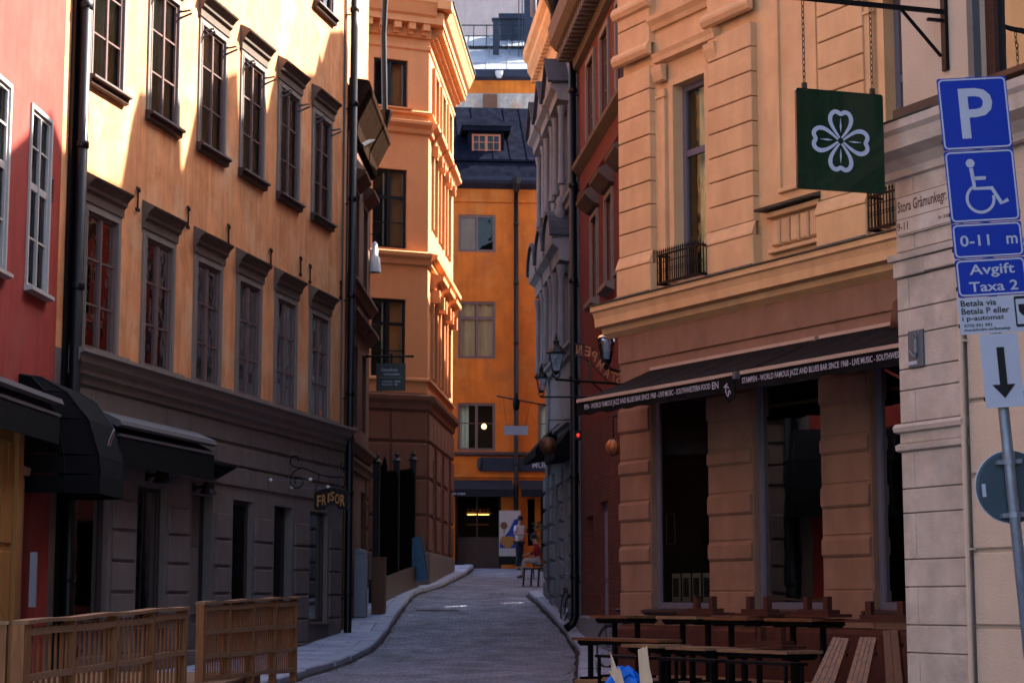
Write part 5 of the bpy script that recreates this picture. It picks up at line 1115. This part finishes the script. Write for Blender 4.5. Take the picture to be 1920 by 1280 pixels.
mk('bars', mb, M['flatblack'], o)
for t in (0, .52, 1): mk('post', MB().box(-.08, .08, -.08, .08, 0, 3.45).lathe([(.1, 0), (.13, .04), (.06, .12), (.07, .2), (.0, .3)], (0, 0, 3.45), 8).xf(Matrix.Translation(Lf*t)), M['iron'], o)
mk('gate_panel', MB().bar(tuple(Vector((.05, 0, 1.9))), tuple(Lf*.99+Vector((.05, 0, 1.9))), .012, 2.4), M['flatblack'], o)
o = empty('leaning_door', at(787, 1089, 50.6), radians(-8), 'faded blue boarded door leaning against the peach house wall', 'door')
mb = MB().box(-.24, .2, -.02, .02, 0, 1.15)
for x in (-.2, -.02): mb.block(x, x+.16, -.03, -.018, .08, .5).block(x, x+.16, -.03, -.018, .56, 1.08)
mk('door_leaf', mb.xf(Matrix.Rotation(radians(-10), 4, 'Y')), M['bluedoor'], o); mk('board', MB().box(.21, .27, -.03, .02, 0, 1.15).xf(Matrix.Rotation(radians(-10), 4, 'Y')), M['alu'], o)
# ============================================================ wooden terrace fences
def terrace_fence(P0, P1, z0a, z0b, z1a, z1b, nb, label, ns=8, ret=None, wide=.10):
    P0 = Vector((*P0, 0)); P1 = Vector((*P1, 0)); L_ = (P1-P0).length; a = atan2(P1.y-P0.y, P1.x-P0.x)
    zb = min(z0a, z0b); e = empty('terrace_fence', (P0.x, P0.y, zb), a, label, 'fence', 'slatted wooden terrace fences')
    zt = lambda x: z1a+(z1b-z1a)*x/L_-zb; zl = lambda x: z0a+(z0b-z0a)*x/L_-zb
    random.seed(5)
    for i in range(nb+1):
        x = L_*i/nb; w_ = wide if i == 0 else .05
        mk('post', MB().box(x-w_/2, x+w_/2, -.06, .04, zl(x)-.15, zt(x)), M['wood'], e)
    for i in range(nb):
        xa, xb = L_*i/nb+.03, L_*(i+1)/nb-.03
        sag = .012*random.uniform(-1, 1)
        for fz in (.97, .66, .34, .05):
            mb = MB()
            zz = [zl(x)+(zt(x)-zl(x))*fz-.03 for x in (xa, (xa+xb)/2, xb)]; zz[1] += sag+random.uniform(-.006, .006)
            mb.bar((xa, -.045, zz[0]), ((xa+xb)/2, -.045, zz[1]), .02, .055).bar(((xa+xb)/2, -.045, zz[1]), (xb, -.045, zz[2]), .02, .055)
            mk('rail', mb, M['woodrail'], e)
        mb = MB()
        for j in range(ns):
            x = xa+(xb-xa)*(j+.5)/ns; dx = random.uniform(-.006, .006)
            mb.bar((x, -.015, zl(x)), (x+dx, -.015, zt(x)-.02), .022+.012*(j == ns-1), .018)
        mb.box(xb-.10, xb-.03, .0, .018, zl(xb), zt(xb)-.02)
        mk('slats', mb, M['wood'], e)
    mb = MB(); N_ = 14
    for i in range(N_):
        x0, x1 = L_*i/N_-.04*(i == 0), L_*(i+1)/N_+.04*(i == N_-1)
        mb.bar((x0, -.01, zt(x0)+.018+.006*sin(i*1.3)), (x1, -.01, zt(x1)+.018+.006*sin((i+1)*1.3)), .13, .03)
    mk('cap_rail', mb, M['woodrail'], e)
    if ret:
        mb = MB()
        for j in range(12): mb.box(L_+.0, L_+.02, .05+ret*j/12, .085+ret*j/12, zl(L_), zt(L_))
        mb.box(L_-.02, L_+.04, 0, ret, zt(L_), zt(L_)+.03)
        mk('side_return', mb, M['wood'], e)
    return e
terrace_fence((-3.81, 15.05), (-3.33, 19.55), .35, .42, 1.485, 1.585, 4, 'nearer slatted wooden terrace fence, with a broad post at its left end', 8, wide=.16)
terrace_fence((-5.3, 14.9), (-3.93, 15.03), .35, .35, 1.485, 1.485, 2, 'short end piece of wooden terrace fence cut by the bottom left corner', 6)
terrace_fence((-3.79, 23.6), (-3.10, 27.5), .72, .70, 1.635, 1.71, 4, 'farther slatted wooden terrace fence standing alone before the grey doorway', 10, ret=None)
for (x0, x1, y0, y1, z0, z1, lab) in ((-6.6, -3.5, 14.6, 19.5, .1, .42, 'nearer wooden terrace platform behind the slatted fence'), (-6.0, -3.35, 23.5, 27.2, .3, .70, 'farther wooden terrace platform under the standalone fence')):
    o = empty('terrace_platform', (x0, y0, z0), 0, lab, 'platform', 'wooden terrace platforms'); mb = MB(); n = int((x1-x0)/.14)
    for i in range(n): mb.box(.14*i, .14*i+.132, 0, y1-y0, z1-z0-.03, z1-z0)
    mk('boards', mb, M['woodrail'], o); mk('base', MB().box(.03, n*.14-.03, .03, y1-y0-.03, 0, z1-z0-.032), M['wood'], o)
# ============================================================ furniture stacked in front of the bar
o = empty('bar_terrace_platform', fK.W(1.7, 0, .42), fK.a, 'low wooden platform under the stacked bar tables', 'platform')
mb = MB(); bs = MB()
for (a, b, ex, k0) in ((0, .498, 1.65, 0), (.502, 1.598, 2.1, 0), (1.602, 5.8, 2.66, 0)):
    n = int((ex-.06)/.14)
    for i in range(n): mb.box(a, b, -ex+.14*i, -ex+.14*i+.132, .28, .32)
    bs.box(a+.02, b-.02, -ex+.02, -.08, 0, .277)
mk('boards', mb, M['woodrail'], o); mk('base', bs, M['wood'], o)
def slat_table(u, of, z, L_, W_, label, ns=7, wood='teak', legs=True, grp='slatted tables stacked outside the bar'):
    e = empty('slatted_table', fK.W(u, of, .74), fK.a, label, 'table', grp); h_ = z-.74
    mb = MB().box(0, L_, 0, .028, h_-.035, h_)
    for j in range(ns):
        y0 = .032+(W_-.06)*j/ns; mb.box(0, L_, y0, y0+(W_-.06)/ns-.008, h_-.032, h_-.002)
    mk('tabletop', mb, M[wood], e)
    mk('under_frame', MB().box(.06, L_-.06, .05, .09, h_-.08, h_-.037).box(.06, L_-.06, W_-.1, W_-.06, h_-.08, h_-.037).box(.1, .14, .05, W_-.06, h_-.10, h_-.06).box(L_-.14, L_-.1, .05, W_-.06, h_-.10, h_-.06), M['iron'], e)
    for x in (.16, L_-.16): mk('leg', MB().box(x-.025, x+.025, W_/2-.03, W_/2+.02, 0, h_-.06).box(x-.025, x+.025, .03, W_-.03, 0, .03), M['iron'], e)
    return e
def stool_up(u, o_, z, L_, label, a=0):
    e = empty('upturned_stool', fK.W(u, o_, z), fK.a+a, label, 'stool', 'dark wooden stools turned upside down on the tables')
    mk('seat', MB().box(0, L_, 0, .10, 0, .035).box(0, L_, .11, .21, 0, .035).box(0, L_, .22, .32, 0, .035), M['dkwood'], e)
    mk('under_board', MB().box(.12, L_-.1, .08, .24, .035, .08), M['dkwood'], e)
    for x in (.2, L_-.2): mk('leg', MB().box(x-.035, x+.035, .12, .19, .08, .22), M['dkwood'], e)
    return e
slat_table(1.58, 1.5, 1.50, .84, .56, 'leftmost upper slatted table at the corner of the bar')
slat_table(3.08, 1.5, 1.50, .84, .56, 'upper slatted table second from the left, below the left bar window', wood='palewood')
slat_table(4.06, 1.5, 1.495, .84, .56, 'upper slatted table third from the left, in front of the pale pier')
slat_table(5.2, 1.5, 1.49, .84, .56, 'rightmost upper slatted table, below the middle bar window')
slat_table(2.05, 2.05, 1.24, 1.9, .36, 'long low slatted bench like table behind the lower pale boards', 4)
slat_table(3.64, 2.35, 1.19, .74, .5, 'lower slatted table on the left with a worn pale edge', 6, 'palewood')
slat_table(4.54, 2.35, 1.18, .74, .5, 'lower slatted table between the pale one and the one carrying a stool', 6, 'palewood')
slat_table(5.5, 2.35, 1.175, 1.2, .5, 'lower right slatted table carrying an upturned stool', 6, 'palewood')
stool_up(3.3, 1.35, 1.51, .72, 'upturned dark stool on the second upper table from the left')
stool_up(4.35, 1.35, 1.505, .72, 'upturned dark stool on the third upper table from the left')
stool_up(5.45, 1.4, 1.50, .74, 'upturned dark stool on the rightmost upper table')
stool_up(5.75, 2.25, 1.185, .74, 'upturned dark stool on the lower right table')
stool_up(6.35, 1.3, 1.45, .8, 'upturned dark stool against the red plinth beside the stone pillar', .25)
# low dark benches filling the stack
for i, (u, o_, z) in enumerate(((3.5, 2.62, .74), (4.75, 2.62, .74), (6.0, 2.62, .74))):
    e = empty('metal_bench', fK.W(u, o_, z), fK.a, ('left', 'middle', 'right')[i]+' black metal bench in the dark under the stacked tables', 'bench', 'black metal benches under the tables')
    mk('seat', MB().box(0, 1.1, 0, .06, .30, .33).box(0, 1.1, .08, .14, .30, .33).box(0, 1.1, .16, .22, .30, .33), M['iron'], e)
    for x in (.08, 1.02): mk('leg', MB().bar((x, .01, 0), (x, .01, .30), .03).bar((x, .21, 0), (x, .21, .30), .03).bar((x, .01, .02), (x, .21, .02), .03), M['iron'], e)
def leaning(TL, TR, BL, BR, label, ns=4, wood='palewood', th=.05):
    TL, TR, BL, BR = map(Vector, (TL, TR, BL, BR)); e = empty('folded_table', BL, 0, label, 'folded table', 'folded slatted tables leaning by the pillar')
    nrm = (TR-BL).cross(TL-BR).normalized()
    if nrm.y < 0: nrm = -nrm
    mb = MB()
    for j in range(ns):
        a, b = j/ns+.012, (j+1)/ns-.012; q = [BL.lerp(BR, a), BL.lerp(BR, b), TL.lerp(TR, b), TL.lerp(TR, a)]; q = [v-BL for v in q]
        k = len(mb.v); mb.v += [tuple(v) for v in q]+[tuple(v+nrm*th) for v in q]
        for f in ((0,1,2,3),(7,6,5,4),(0,4,5,1),(1,5,6,2),(2,6,7,3),(3,7,4,0)): mb.f.append(tuple(k+i for i in f)); mb.m.append(0)
    mk('tabletop', mb, M[wood], e)
    mb = MB()
    for t in (.15, .85): mb.bar(BL.lerp(TL, t)-BL+nrm*(th+.02), BR.lerp(TR, t)-BL+nrm*(th+.02), .03)
    mb.bar(BL.lerp(BR, .3)-BL+nrm*(th+.05), TL.lerp(TR, .3)-BL+nrm*(th+.05), .03).bar(BL.lerp(BR, .7)-BL+nrm*(th+.05), TL.lerp(TR, .7)-BL+nrm*(th+.05), .03)
    mk('folded_legs', mb, M['iron'], e)
M['wornwood'] = woodmat('worn_brown_slat', (.22,.095,.035), .5, 2, .7)
leaning(at(1562, 1193, 17.2), at(1592, 1196, 17.1), at(1497, 1330, 16.6), at(1548, 1330, 16.5), 'left folded slatted table leaning with pale worn boards', wood='wornwood')
leaning(at(1612, 1193, 17.0), at(1643, 1194, 16.9), at(1572, 1330, 16.4), at(1615, 1330, 16.3), 'middle folded slatted table leaning, half brown half pale', wood='wornwood')
leaning(at(1655, 1181, 16.6), at(1683, 1180, 16.5), at(1664, 1330, 16.2), at(1698, 1330, 16.1), 'dark folded table standing nearly upright against the stone pillar', 2, 'dkwood')
# ============================================================ waste bin with blue bag and splintered boards
q = at(1180, 1280, 14.0); gz = hY(14)+.12
o = empty('waste_bin', (q.x, 14.1, gz), 0, 'dark waste bin at the bottom edge holding a blue bag and splintered boards', 'bin')
mk('body', MB().lathe([(.16, 0), (.2, .04), (.22, q.z-gz-.10), (.235, q.z-gz-.08), (.235, q.z-gz-.06), (.2, q.z-gz-.06), (.19, .1), (0, .1)], (0, 0, 0), 20), M['iron'], o)
mk('rim', MB().tube([(.232*cos(2*pi*i/20), .232*sin(2*pi*i/20), q.z-gz-.055) for i in range(20)], .012, 6, True), M['iron'], o)
o = empty('blue_bag', (q.x, 14.1, q.z-.06), 0, 'crumpled bright blue plastic bag sticking out of the waste bin', 'bag')
random.seed(11); mb = MB(); n = 12
rows = [(.14, -.12), (.165, -.02), (.15, .05), (.12, .10), (.07, .15), (.02, .16)]
for i, (r, z) in enumerate(rows):
    for j in range(n):
        t = 2*pi*j/n; rr = r*random.uniform(.75, 1.2); mb.v.append((-.02+rr*cos(t), rr*sin(t), z+random.uniform(-.02, .03)))
for i in range(len(rows)-1):
    for j in range(n): j2 = (j+1) % n; mb.f.append((i*n+j, i*n+j2, (i+1)*n+j2, (i+1)*n+j)); mb.m.append(0)
mb.f.append(tuple((len(rows)-1)*n+j for j in range(n))); mb.m.append(0)
mk('film', mb, M['bag'], o); mk('fold', MB().tube([(-.1, -.14, .02), (-.06, -.13, .09), (.0, -.1, .13), (.06, -.11, .08)], .009, 5), M['bag'], o)
def splinter(pts, label, Y=13.9):
    P_ = [at(x, y, Y) for x, y in pts]; o = mk('splintered_board', MB().ext([(p.x-P_[0].x, p.z-P_[0].z) for p in P_], -.012, .014), M['split'], None, P_[0]); tag(o, label, 'board', 'splintered boards in the waste bin')
splinter([(1165,1300),(1150,1272),(1141,1256),(1147,1258),(1145,1240),(1150,1252),(1146,1237),(1144,1221),(1149,1232),(1156,1252),(1160,1256),(1158,1247),(1164,1256),(1175,1300)], 'left splintered board with a long needle like spike')
splinter([(1203,1300),(1199,1265),(1196,1217),(1204,1214),(1207,1211),(1209,1215),(1213,1209),(1218,1252),(1223,1272),(1226,1300)], 'right splintered board, broader with a jagged top end')
# ============================================================ far end: poster, people, chairs
o = empty('poster_board', at(956, 1058, 64.6), radians(3), 'tall poster board with blue and yellow picture beside the cafe door', 'poster')
mk('board', MB().box(-.36, .36, -.02, .03, .28, 1.80), M['paper'], o); mk('stand', MB().box(-.37, .37, -.1, .1, 0, .28), M['iron'], o)
mk('picture', MB().ext([(-.34, .55), (.34, .55), (.34, 1.55), (.15, 1.50), (-.05, 1.1), (-.34, .75)], -.026, -.021), M['signblue'], o)
mk('picture', MB().ext([(-.28+.28*cos(t)*.9+.2, .78+.2*sin(t)*(1+.2*sin(3*t))) for t in [2*pi*i/16 for i in range(16)]], -.030, -.0265), M['tan'], o)
mk('picture', MB().ext([(-.2+.12*cos(t), 1.3+.12*sin(t)) for t in [2*pi*i/12 for i in range(12)]], -.026, -.021).box(-.21, -.18, -.026, -.021, 1.05, 1.2), M['copper'], o)
def skinmesh(name, J, E_, mat_, parent, sub=2, root=0):
    me = bpy.data.meshes.new(name); me.from_pydata([j[:3] for j in J], E_, [])
    o = bpy.data.objects.new(name, me); C.objects.link(o); m = o.modifiers.new('s', 'SKIN'); m.use_smooth_shade = True
    for i, j in enumerate(J): me.skin_vertices[0].data[i].radius = (j[3], j[4] if len(j) > 4 else j[3])
    me.skin_vertices[0].data[root].use_root = True
    s = o.modifiers.new('u', 'SUBSURF'); s.levels = sub; s.render_levels = sub
    dg = bpy.context.evaluated_depsgraph_get(); m2 = bpy.data.meshes.new_from_object(o.evaluated_get(dg)); m2.name = name
    bpy.data.objects.remove(o); m2.materials.clear(); m2.materials.append(mat_)
    o2 = bpy.data.objects.new(name, m2); C.objects.link(o2); o2.parent = parent; m2.polygons.foreach_set('use_smooth', [True]*len(m2.polygons)); return o2
def hand_chain(J, E_, wi, w, d, up):   # palm and five short fingers from the wrist
    d = Vector(d).normalized(); up = Vector(up).normalized(); sdv = d.cross(up).normalized(); w = Vector(w)
    pi_ = len(J); p = w+d*.05; J.append((*p, .022, .014)); E_.append((wi, pi_))
    for k, (off, l) in enumerate(((-.027, .06), (-.009, .075), (.009, .07), (.027, .055))):
        b = len(J); q = p+sdv*off+d*.03; J += [(*q, .009), (*(q+d*l*.6-up*.012), .008), (*(q+d*l-up*.035), .007)]; E_ += [(pi_, b), (b, b+1), (b+1, b+2)]
    b = len(J); q = p+sdv*-.035-d*.01; J += [(*q, .010), (*(q-sdv*.02+d*.035-up*.01), .008)]; E_ += [(pi_, b), (b, b+1)]
def person(loc, rz, pose, label, mats):
    o = empty('person', loc, rz, label, 'person'); top, leg, hair = mats
    if pose == 'stand':   # faces +x, looks down at a phone held in both hands
        J = [(0,0,.95,.13,.11),(0,0,1.12,.12,.10),(0,0,1.32,.14,.11),(0,0,1.45,.08,.07),(.02,0,1.50,.05),(.05,0,1.60,.075,.085),(.06,0,1.68,.07,.08)]
        E_ = [(0,1),(1,2),(2,3),(3,4),(4,5),(5,6)]
        leg_ = []
        for s in (-1, 1):
            b = len(J); J += [(0,.09*s,.88,.085),(.01,.09*s,.48,.058),(-.02+.06*s*0,.10*s,.10,.04),(.0,.10*s,.05,.035),(.14,.11*s,.03,.03)]; E_ += [(0,b),(b,b+1),(b+1,b+2),(b+2,b+3),(b+3,b+4)]
            a = len(J); J += [(0,.19*s,1.40,.055),(-.02,.23*s,1.14,.042),(.20,.12*s,1.16,.030)]; E_ += [(2,a),(a,a+1),(a+1,a+2)]
            hand_chain(J, E_, a+2, (.20,.12*s,1.16), (.8,-.45*s,.25), (0,0,1))
        mk_sh = [(0,0,.90,.155,.135),(0,0,1.10,.14,.12),(0,0,1.32,.155,.125),(0,0,1.44,.08,.07)]; se = [(0,1),(1,2),(2,3)]
        for s in (-1, 1): a = len(mk_sh); mk_sh += [(0,.19*s,1.40,.075),(-.01,.22*s,1.24,.065)]; se += [(2,a),(a,a+1)]
        tr = [(0,0,.95,.145,.12)]; te = []
        for s in (-1, 1): b = len(tr); tr += [(0,.09*s,.86,.10),(.01,.09*s,.48,.075),(-.02,.10*s,.09,.062)]; te += [(0,b),(b,b+1),(b+1,b+2)]
        head = Vector((.06,0,1.655)); ph = MB().box(.30,.31,-.04,.04,1.19,1.33)
    else:                 # seated, facing -x, forearms on the thighs
        J = [(0,0,.50,.14,.12),(-.02,0,.68,.12,.11),(-.08,0,.88,.14,.11),(-.11,0,1.00,.08,.07),(-.13,0,1.05,.05),(-.16,0,1.14,.075,.085),(-.165,0,1.21,.07,.08)]
        E_ = [(0,1),(1,2),(2,3),(3,4),(4,5),(5,6)]
        for s in (-1, 1):
            b = len(J); J += [(-.08,.10*s,.50,.085),(-.45,.12*s,.52,.06),(-.48,.12*s,.12,.042),(-.48,.12*s,.06,.036),(-.62,.13*s,.03,.03)]; E_ += [(0,b),(b,b+1),(b+1,b+2),(b+2,b+3),(b+3,b+4)]
            a = len(J); J += [(-.08,.19*s,.95,.055),(-.15,.23*s,.72,.042),(-.36,.13*s,.68,.030)]; E_ += [(2,a),(a,a+1),(a+1,a+2)]
            hand_chain(J, E_, a+2, (-.36,.13*s,.68), (-.9,-.3*s,-.1), (0,0,1))
        mk_sh = [(0,0,.50,.155,.135),(-.02,0,.68,.14,.125),(-.08,0,.88,.155,.125),(-.11,0,.99,.08,.07)]; se = [(0,1),(1,2),(2,3)]
        for s in (-1, 1): a = len(mk_sh); mk_sh += [(-.08,.19*s,.95,.075),(-.15,.23*s,.74,.06),(-.27,.18*s,.70,.048)]; se += [(2,a),(a,a+1),(a+1,a+2)]
        tr = [(0,0,.50,.15,.13)]; te = []
        for s in (-1, 1): b = len(tr); tr += [(-.08,.10*s,.50,.10),(-.45,.12*s,.52,.078),(-.48,.12*s,.14,.06)]; te += [(0,b),(b,b+1),(b+1,b+2)]
        head = Vector((-.165,0,1.19)); ph = None
    skinmesh('body', J, E_, M['skin'], o); skinmesh('shirt', mk_sh, se, M[top], o); skinmesh('trousers', tr, te, M[leg], o)
    f = 1 if pose == 'stand' else -1
    mk('hair', MB().lathe([(.0, .12), (.05, .108), (.085, .07), (.097, .02), (.095, -.03), (.085, -.06)], head+Vector((-.018*f, 0, .02)), 14), M[hair], o, smooth=True)
    mk('face', MB().lathe([(0, -.012), (.011, 0), (0, .022)], head+Vector((.09*f, 0, -.03)), 6).lathe([(0, -.008), (.009, 0), (0, .008)], head+Vector((.078*f, -.03, 0)), 6).lathe([(0, -.008), (.009, 0), (0, .008)], head+Vector((.078*f, .03, 0)), 6).box(head.x+.072*f, head.x+.08*f, -.022, .022, head.z-.062, head.z-.052), M['skin'], o)
    if ph: mk('phone', ph, M['signblack'], o)
    for s in (-1, 1): mk('shoe', MB().lathe([(.045, 0), (.055, .02), (.05, .06), (.03, .08)], (.06 if f > 0 else -.54, .105*s if f > 0 else .125*s, 0), 10).box(*((.0, .17) if f > 0 else (-.66, -.5)), (.10*s if f > 0 else .125*s)-.04, (.10*s if f > 0 else .125*s)+.04, 0, .045), M['signblack'], o)
    return o
person((.24, 63.6, hY(63.6)), radians(-35), 'stand', 'person in a white short sleeved shirt and dark trousers looking at a phone', ('shirt', 'jeans', 'hair'))
person((.80, 57.3, hY(57.3)+.02), radians(0), 'sit', 'seated person in a dark red top with pale trousers beside the black table', ('redc', 'greyc', 'hair'))
o = empty('black_chair', (.84, 57.3, hY(57.3)), 0, 'black chair under the seated person in dark red', 'chair')
mk('seat', MB().box(-.22, .2, -.2, .2, .36, .40), M['iron'], o); mk('backrest', MB().box(.2, .23, -.2, .2, .5, .9), M['iron'], o)
for x in (-.2, .21):
    for y in (-.18, .18): mk('leg', MB().bar((x, y, 0), (x, y, .36 if x < 0 else .9), .03), M['iron'], o)
o = empty('black_side_table', (.60, 53.4, hY(53.4)), 0, 'small black slatted table with a pale napkin near the grey drainpipe', 'table')
mk('tabletop', MB().box(-.3, .4, -.3, .3, .46, .5), M['iron'], o); mk('napkin', MB().box(-.25, .0, -.25, .1, .5, .508), M['emblem'], o)
for x in (-.26, -.05, .15, .36):
    mk('leg', MB().bar((x-.03, -.26, 0), (x, -.24, .46), .05).bar((x-.03, .26, 0), (x, .24, .46), .05), M['iron'], o)
o = empty('cafe_plant', (1.05, 62.2, hY(62)), 0, 'dark leafy plant in a pot behind the seated person', 'plant')
random.seed(2); mb = MB()
for i in range(500):
    a = random.uniform(0, 6.28); r = .38*sqrt(random.random()); z = .5+random.random()*1.1; p = Vector((r*cos(a), r*sin(a), z)); d1 = Vector((random.uniform(-1,1), random.uniform(-1,1), random.uniform(-1,1))).normalized()*.05; d2 = d1.orthogonal().normalized()*.03
    mb.poly([p-d1, p+d2, p+d1, p-d2])
M['leaf'] = mat('dark_leaf', (.02,.045,.015), .6, .4, 6, 0, 0)
mk('foliage', mb, M['leaf'], o); mk('pot', MB().lathe([(.16, 0), (.22, .45), (.24, .47), (.24, .5), (.0, .48)], (0, 0, 0), 14), M['copper'], o); mk('stem', MB().tube([(0, 0, .4), (.03, 0, 1.3)], .02, 6), M['dkwood'], o)
# ============================================================ bicycles
def bicycle(loc, rz, label, fm):
    e = empty('bicycle', loc, rz, label, 'bicycle', 'bicycles parked on the right pavement'); e.rotation_euler = (radians(-7), 0, rz)
    for x in (-.52, .52):
        w_ = mk('wheel', MB().tube([(x+.335*cos(t), 0, .345+.335*sin(t)) for t in [2*pi*i/32 for i in range(32)]], .018, 8, True), M['rubber'], e)
        mb = MB()
        for i in range(24): t = 2*pi*i/24; mb.bar((x, .02*(-1)**i, .345), (x+.32*cos(t), 0, .345+.32*sin(t)), .003)
        mb.tube([(x+.32*cos(t), 0, .345+.32*sin(t)) for t in [2*pi*i/32 for i in range(32)]], .009, 6, True); mk('rim', mb, M['chrome'], w_)
        mk('mudguard', MB().tube([(x+.37*cos(t), 0, .345+.37*sin(t)) for t in [radians(20+14*i) for i in range(11)]], .016, 5), M[fm], e)
    mb = MB().tube([(-.52, 0, .345), (-.08, 0, .30), (.36, 0, .78)], .016, 8).tube([(-.52, 0, .345), (-.2, 0, .78)], .012, 8).tube([(-.08, 0, .30), (-.22, 0, .90)], .016, 8).tube([(-.2, 0, .74), (.33, 0, .86)], .016, 8).tube([(.52, 0, .345), (.36, 0, .78), (.31, 0, .96)], .016, 8)
    mk('frame', mb, M[fm], e)
    mk('handlebar', MB().tube([(.12, -.27, 1.0), (.26, -.25, 1.03), (.32, -.08, 1.0), (.31, 0, .97), (.32, .08, 1.0), (.26, .25, 1.03), (.12, .27, 1.0)], .012, 8), M['chrome'], e)
    mk('saddle', MB().lathe([(0, -.03), (.07, -.02), (.09, .01), (.05, .03), (0, .035)], (-.27, 0, .93), 10).tube([(-.24, 0, .93), (-.04, 0, .93)], [.05, .02], 8), M['signblack'], e)
    mk('crank', MB().lathe([(.0, -.01), (.09, -.01), (.09, .01), (0, .01)], (0, 0, 0), 16).xf(Matrix.Translation((-.08, -.04, .30)) @ Matrix.Rotation(pi/2, 4, 'X')).bar((-.08, -.06, .30), (-.02, -.06, .15), .02), M['chrome'], e)
    mk('carrier', MB().bar((-.75, -.06, .74), (-.25, -.06, .76), .01).bar((-.75, .06, .74), (-.25, .06, .76), .01).bar((-.75, -.06, .74), (-.75, .06, .74), .01).bar((-.6, -.06, .74), (-.52, -.03, .36), .01), M['iron'], e)
    return e
bicycle((1.23, 42.2, hY(42.2)+.13), radians(-78), 'dark bicycle leaning on the grey house beside the black downpipe', 'iron')
bicycle((1.80, 31.3, hY(31)+.13), radians(-60), 'chrome bicycle half hidden behind the corner of the cream bar', 'chrome')

o = empty('drain_grate', (-1.75, 45.6, hY(45.6)+.012), 0, 'narrow iron drain grate across the setts by the left kerb', 'drain cover')
o.rotation_euler = (atan2(hY(46)-hY(45.2), .8), 0, 0)
mb = MB().box(-.5, .5, -.10, .10, -.01, .003)
for i in range(20): mb.box(-.48+.049*i, -.46+.049*i, -.09, .09, .0035, .008)
mk('grate', mb, M['iron'], o)
# fallen leaves and scraps along the kerbs
random.seed(21)
mb = MB()
for i in range(260):
    T, sg = random.choice(((KL, 1), (KR, -1))); y = random.uniform(27, 49 if sg < 0 else 60); x = interp(T, y)+sg*abs(random.gauss(.02, .12)); a = random.uniform(0, 3); q = random.uniform(.015, .04)
    z = hY(y)+.03; mb.poly([(x-q*cos(a), y-q*sin(a), z), (x+q*.5*sin(a), y-q*.5*cos(a), z+.012), (x+q*cos(a), y+q*sin(a), z), (x-q*.5*sin(a), y+q*.5*cos(a), z+.006)])
M['litter'] = mat('dry_leaf', (.16,.11,.06), .9, .5, 3, 0, 0)
tag(mk('leaf_litter', mb, M['litter']), 'dry leaves and scraps scattered along both kerbs', 'leaf litter', kind='stuff')
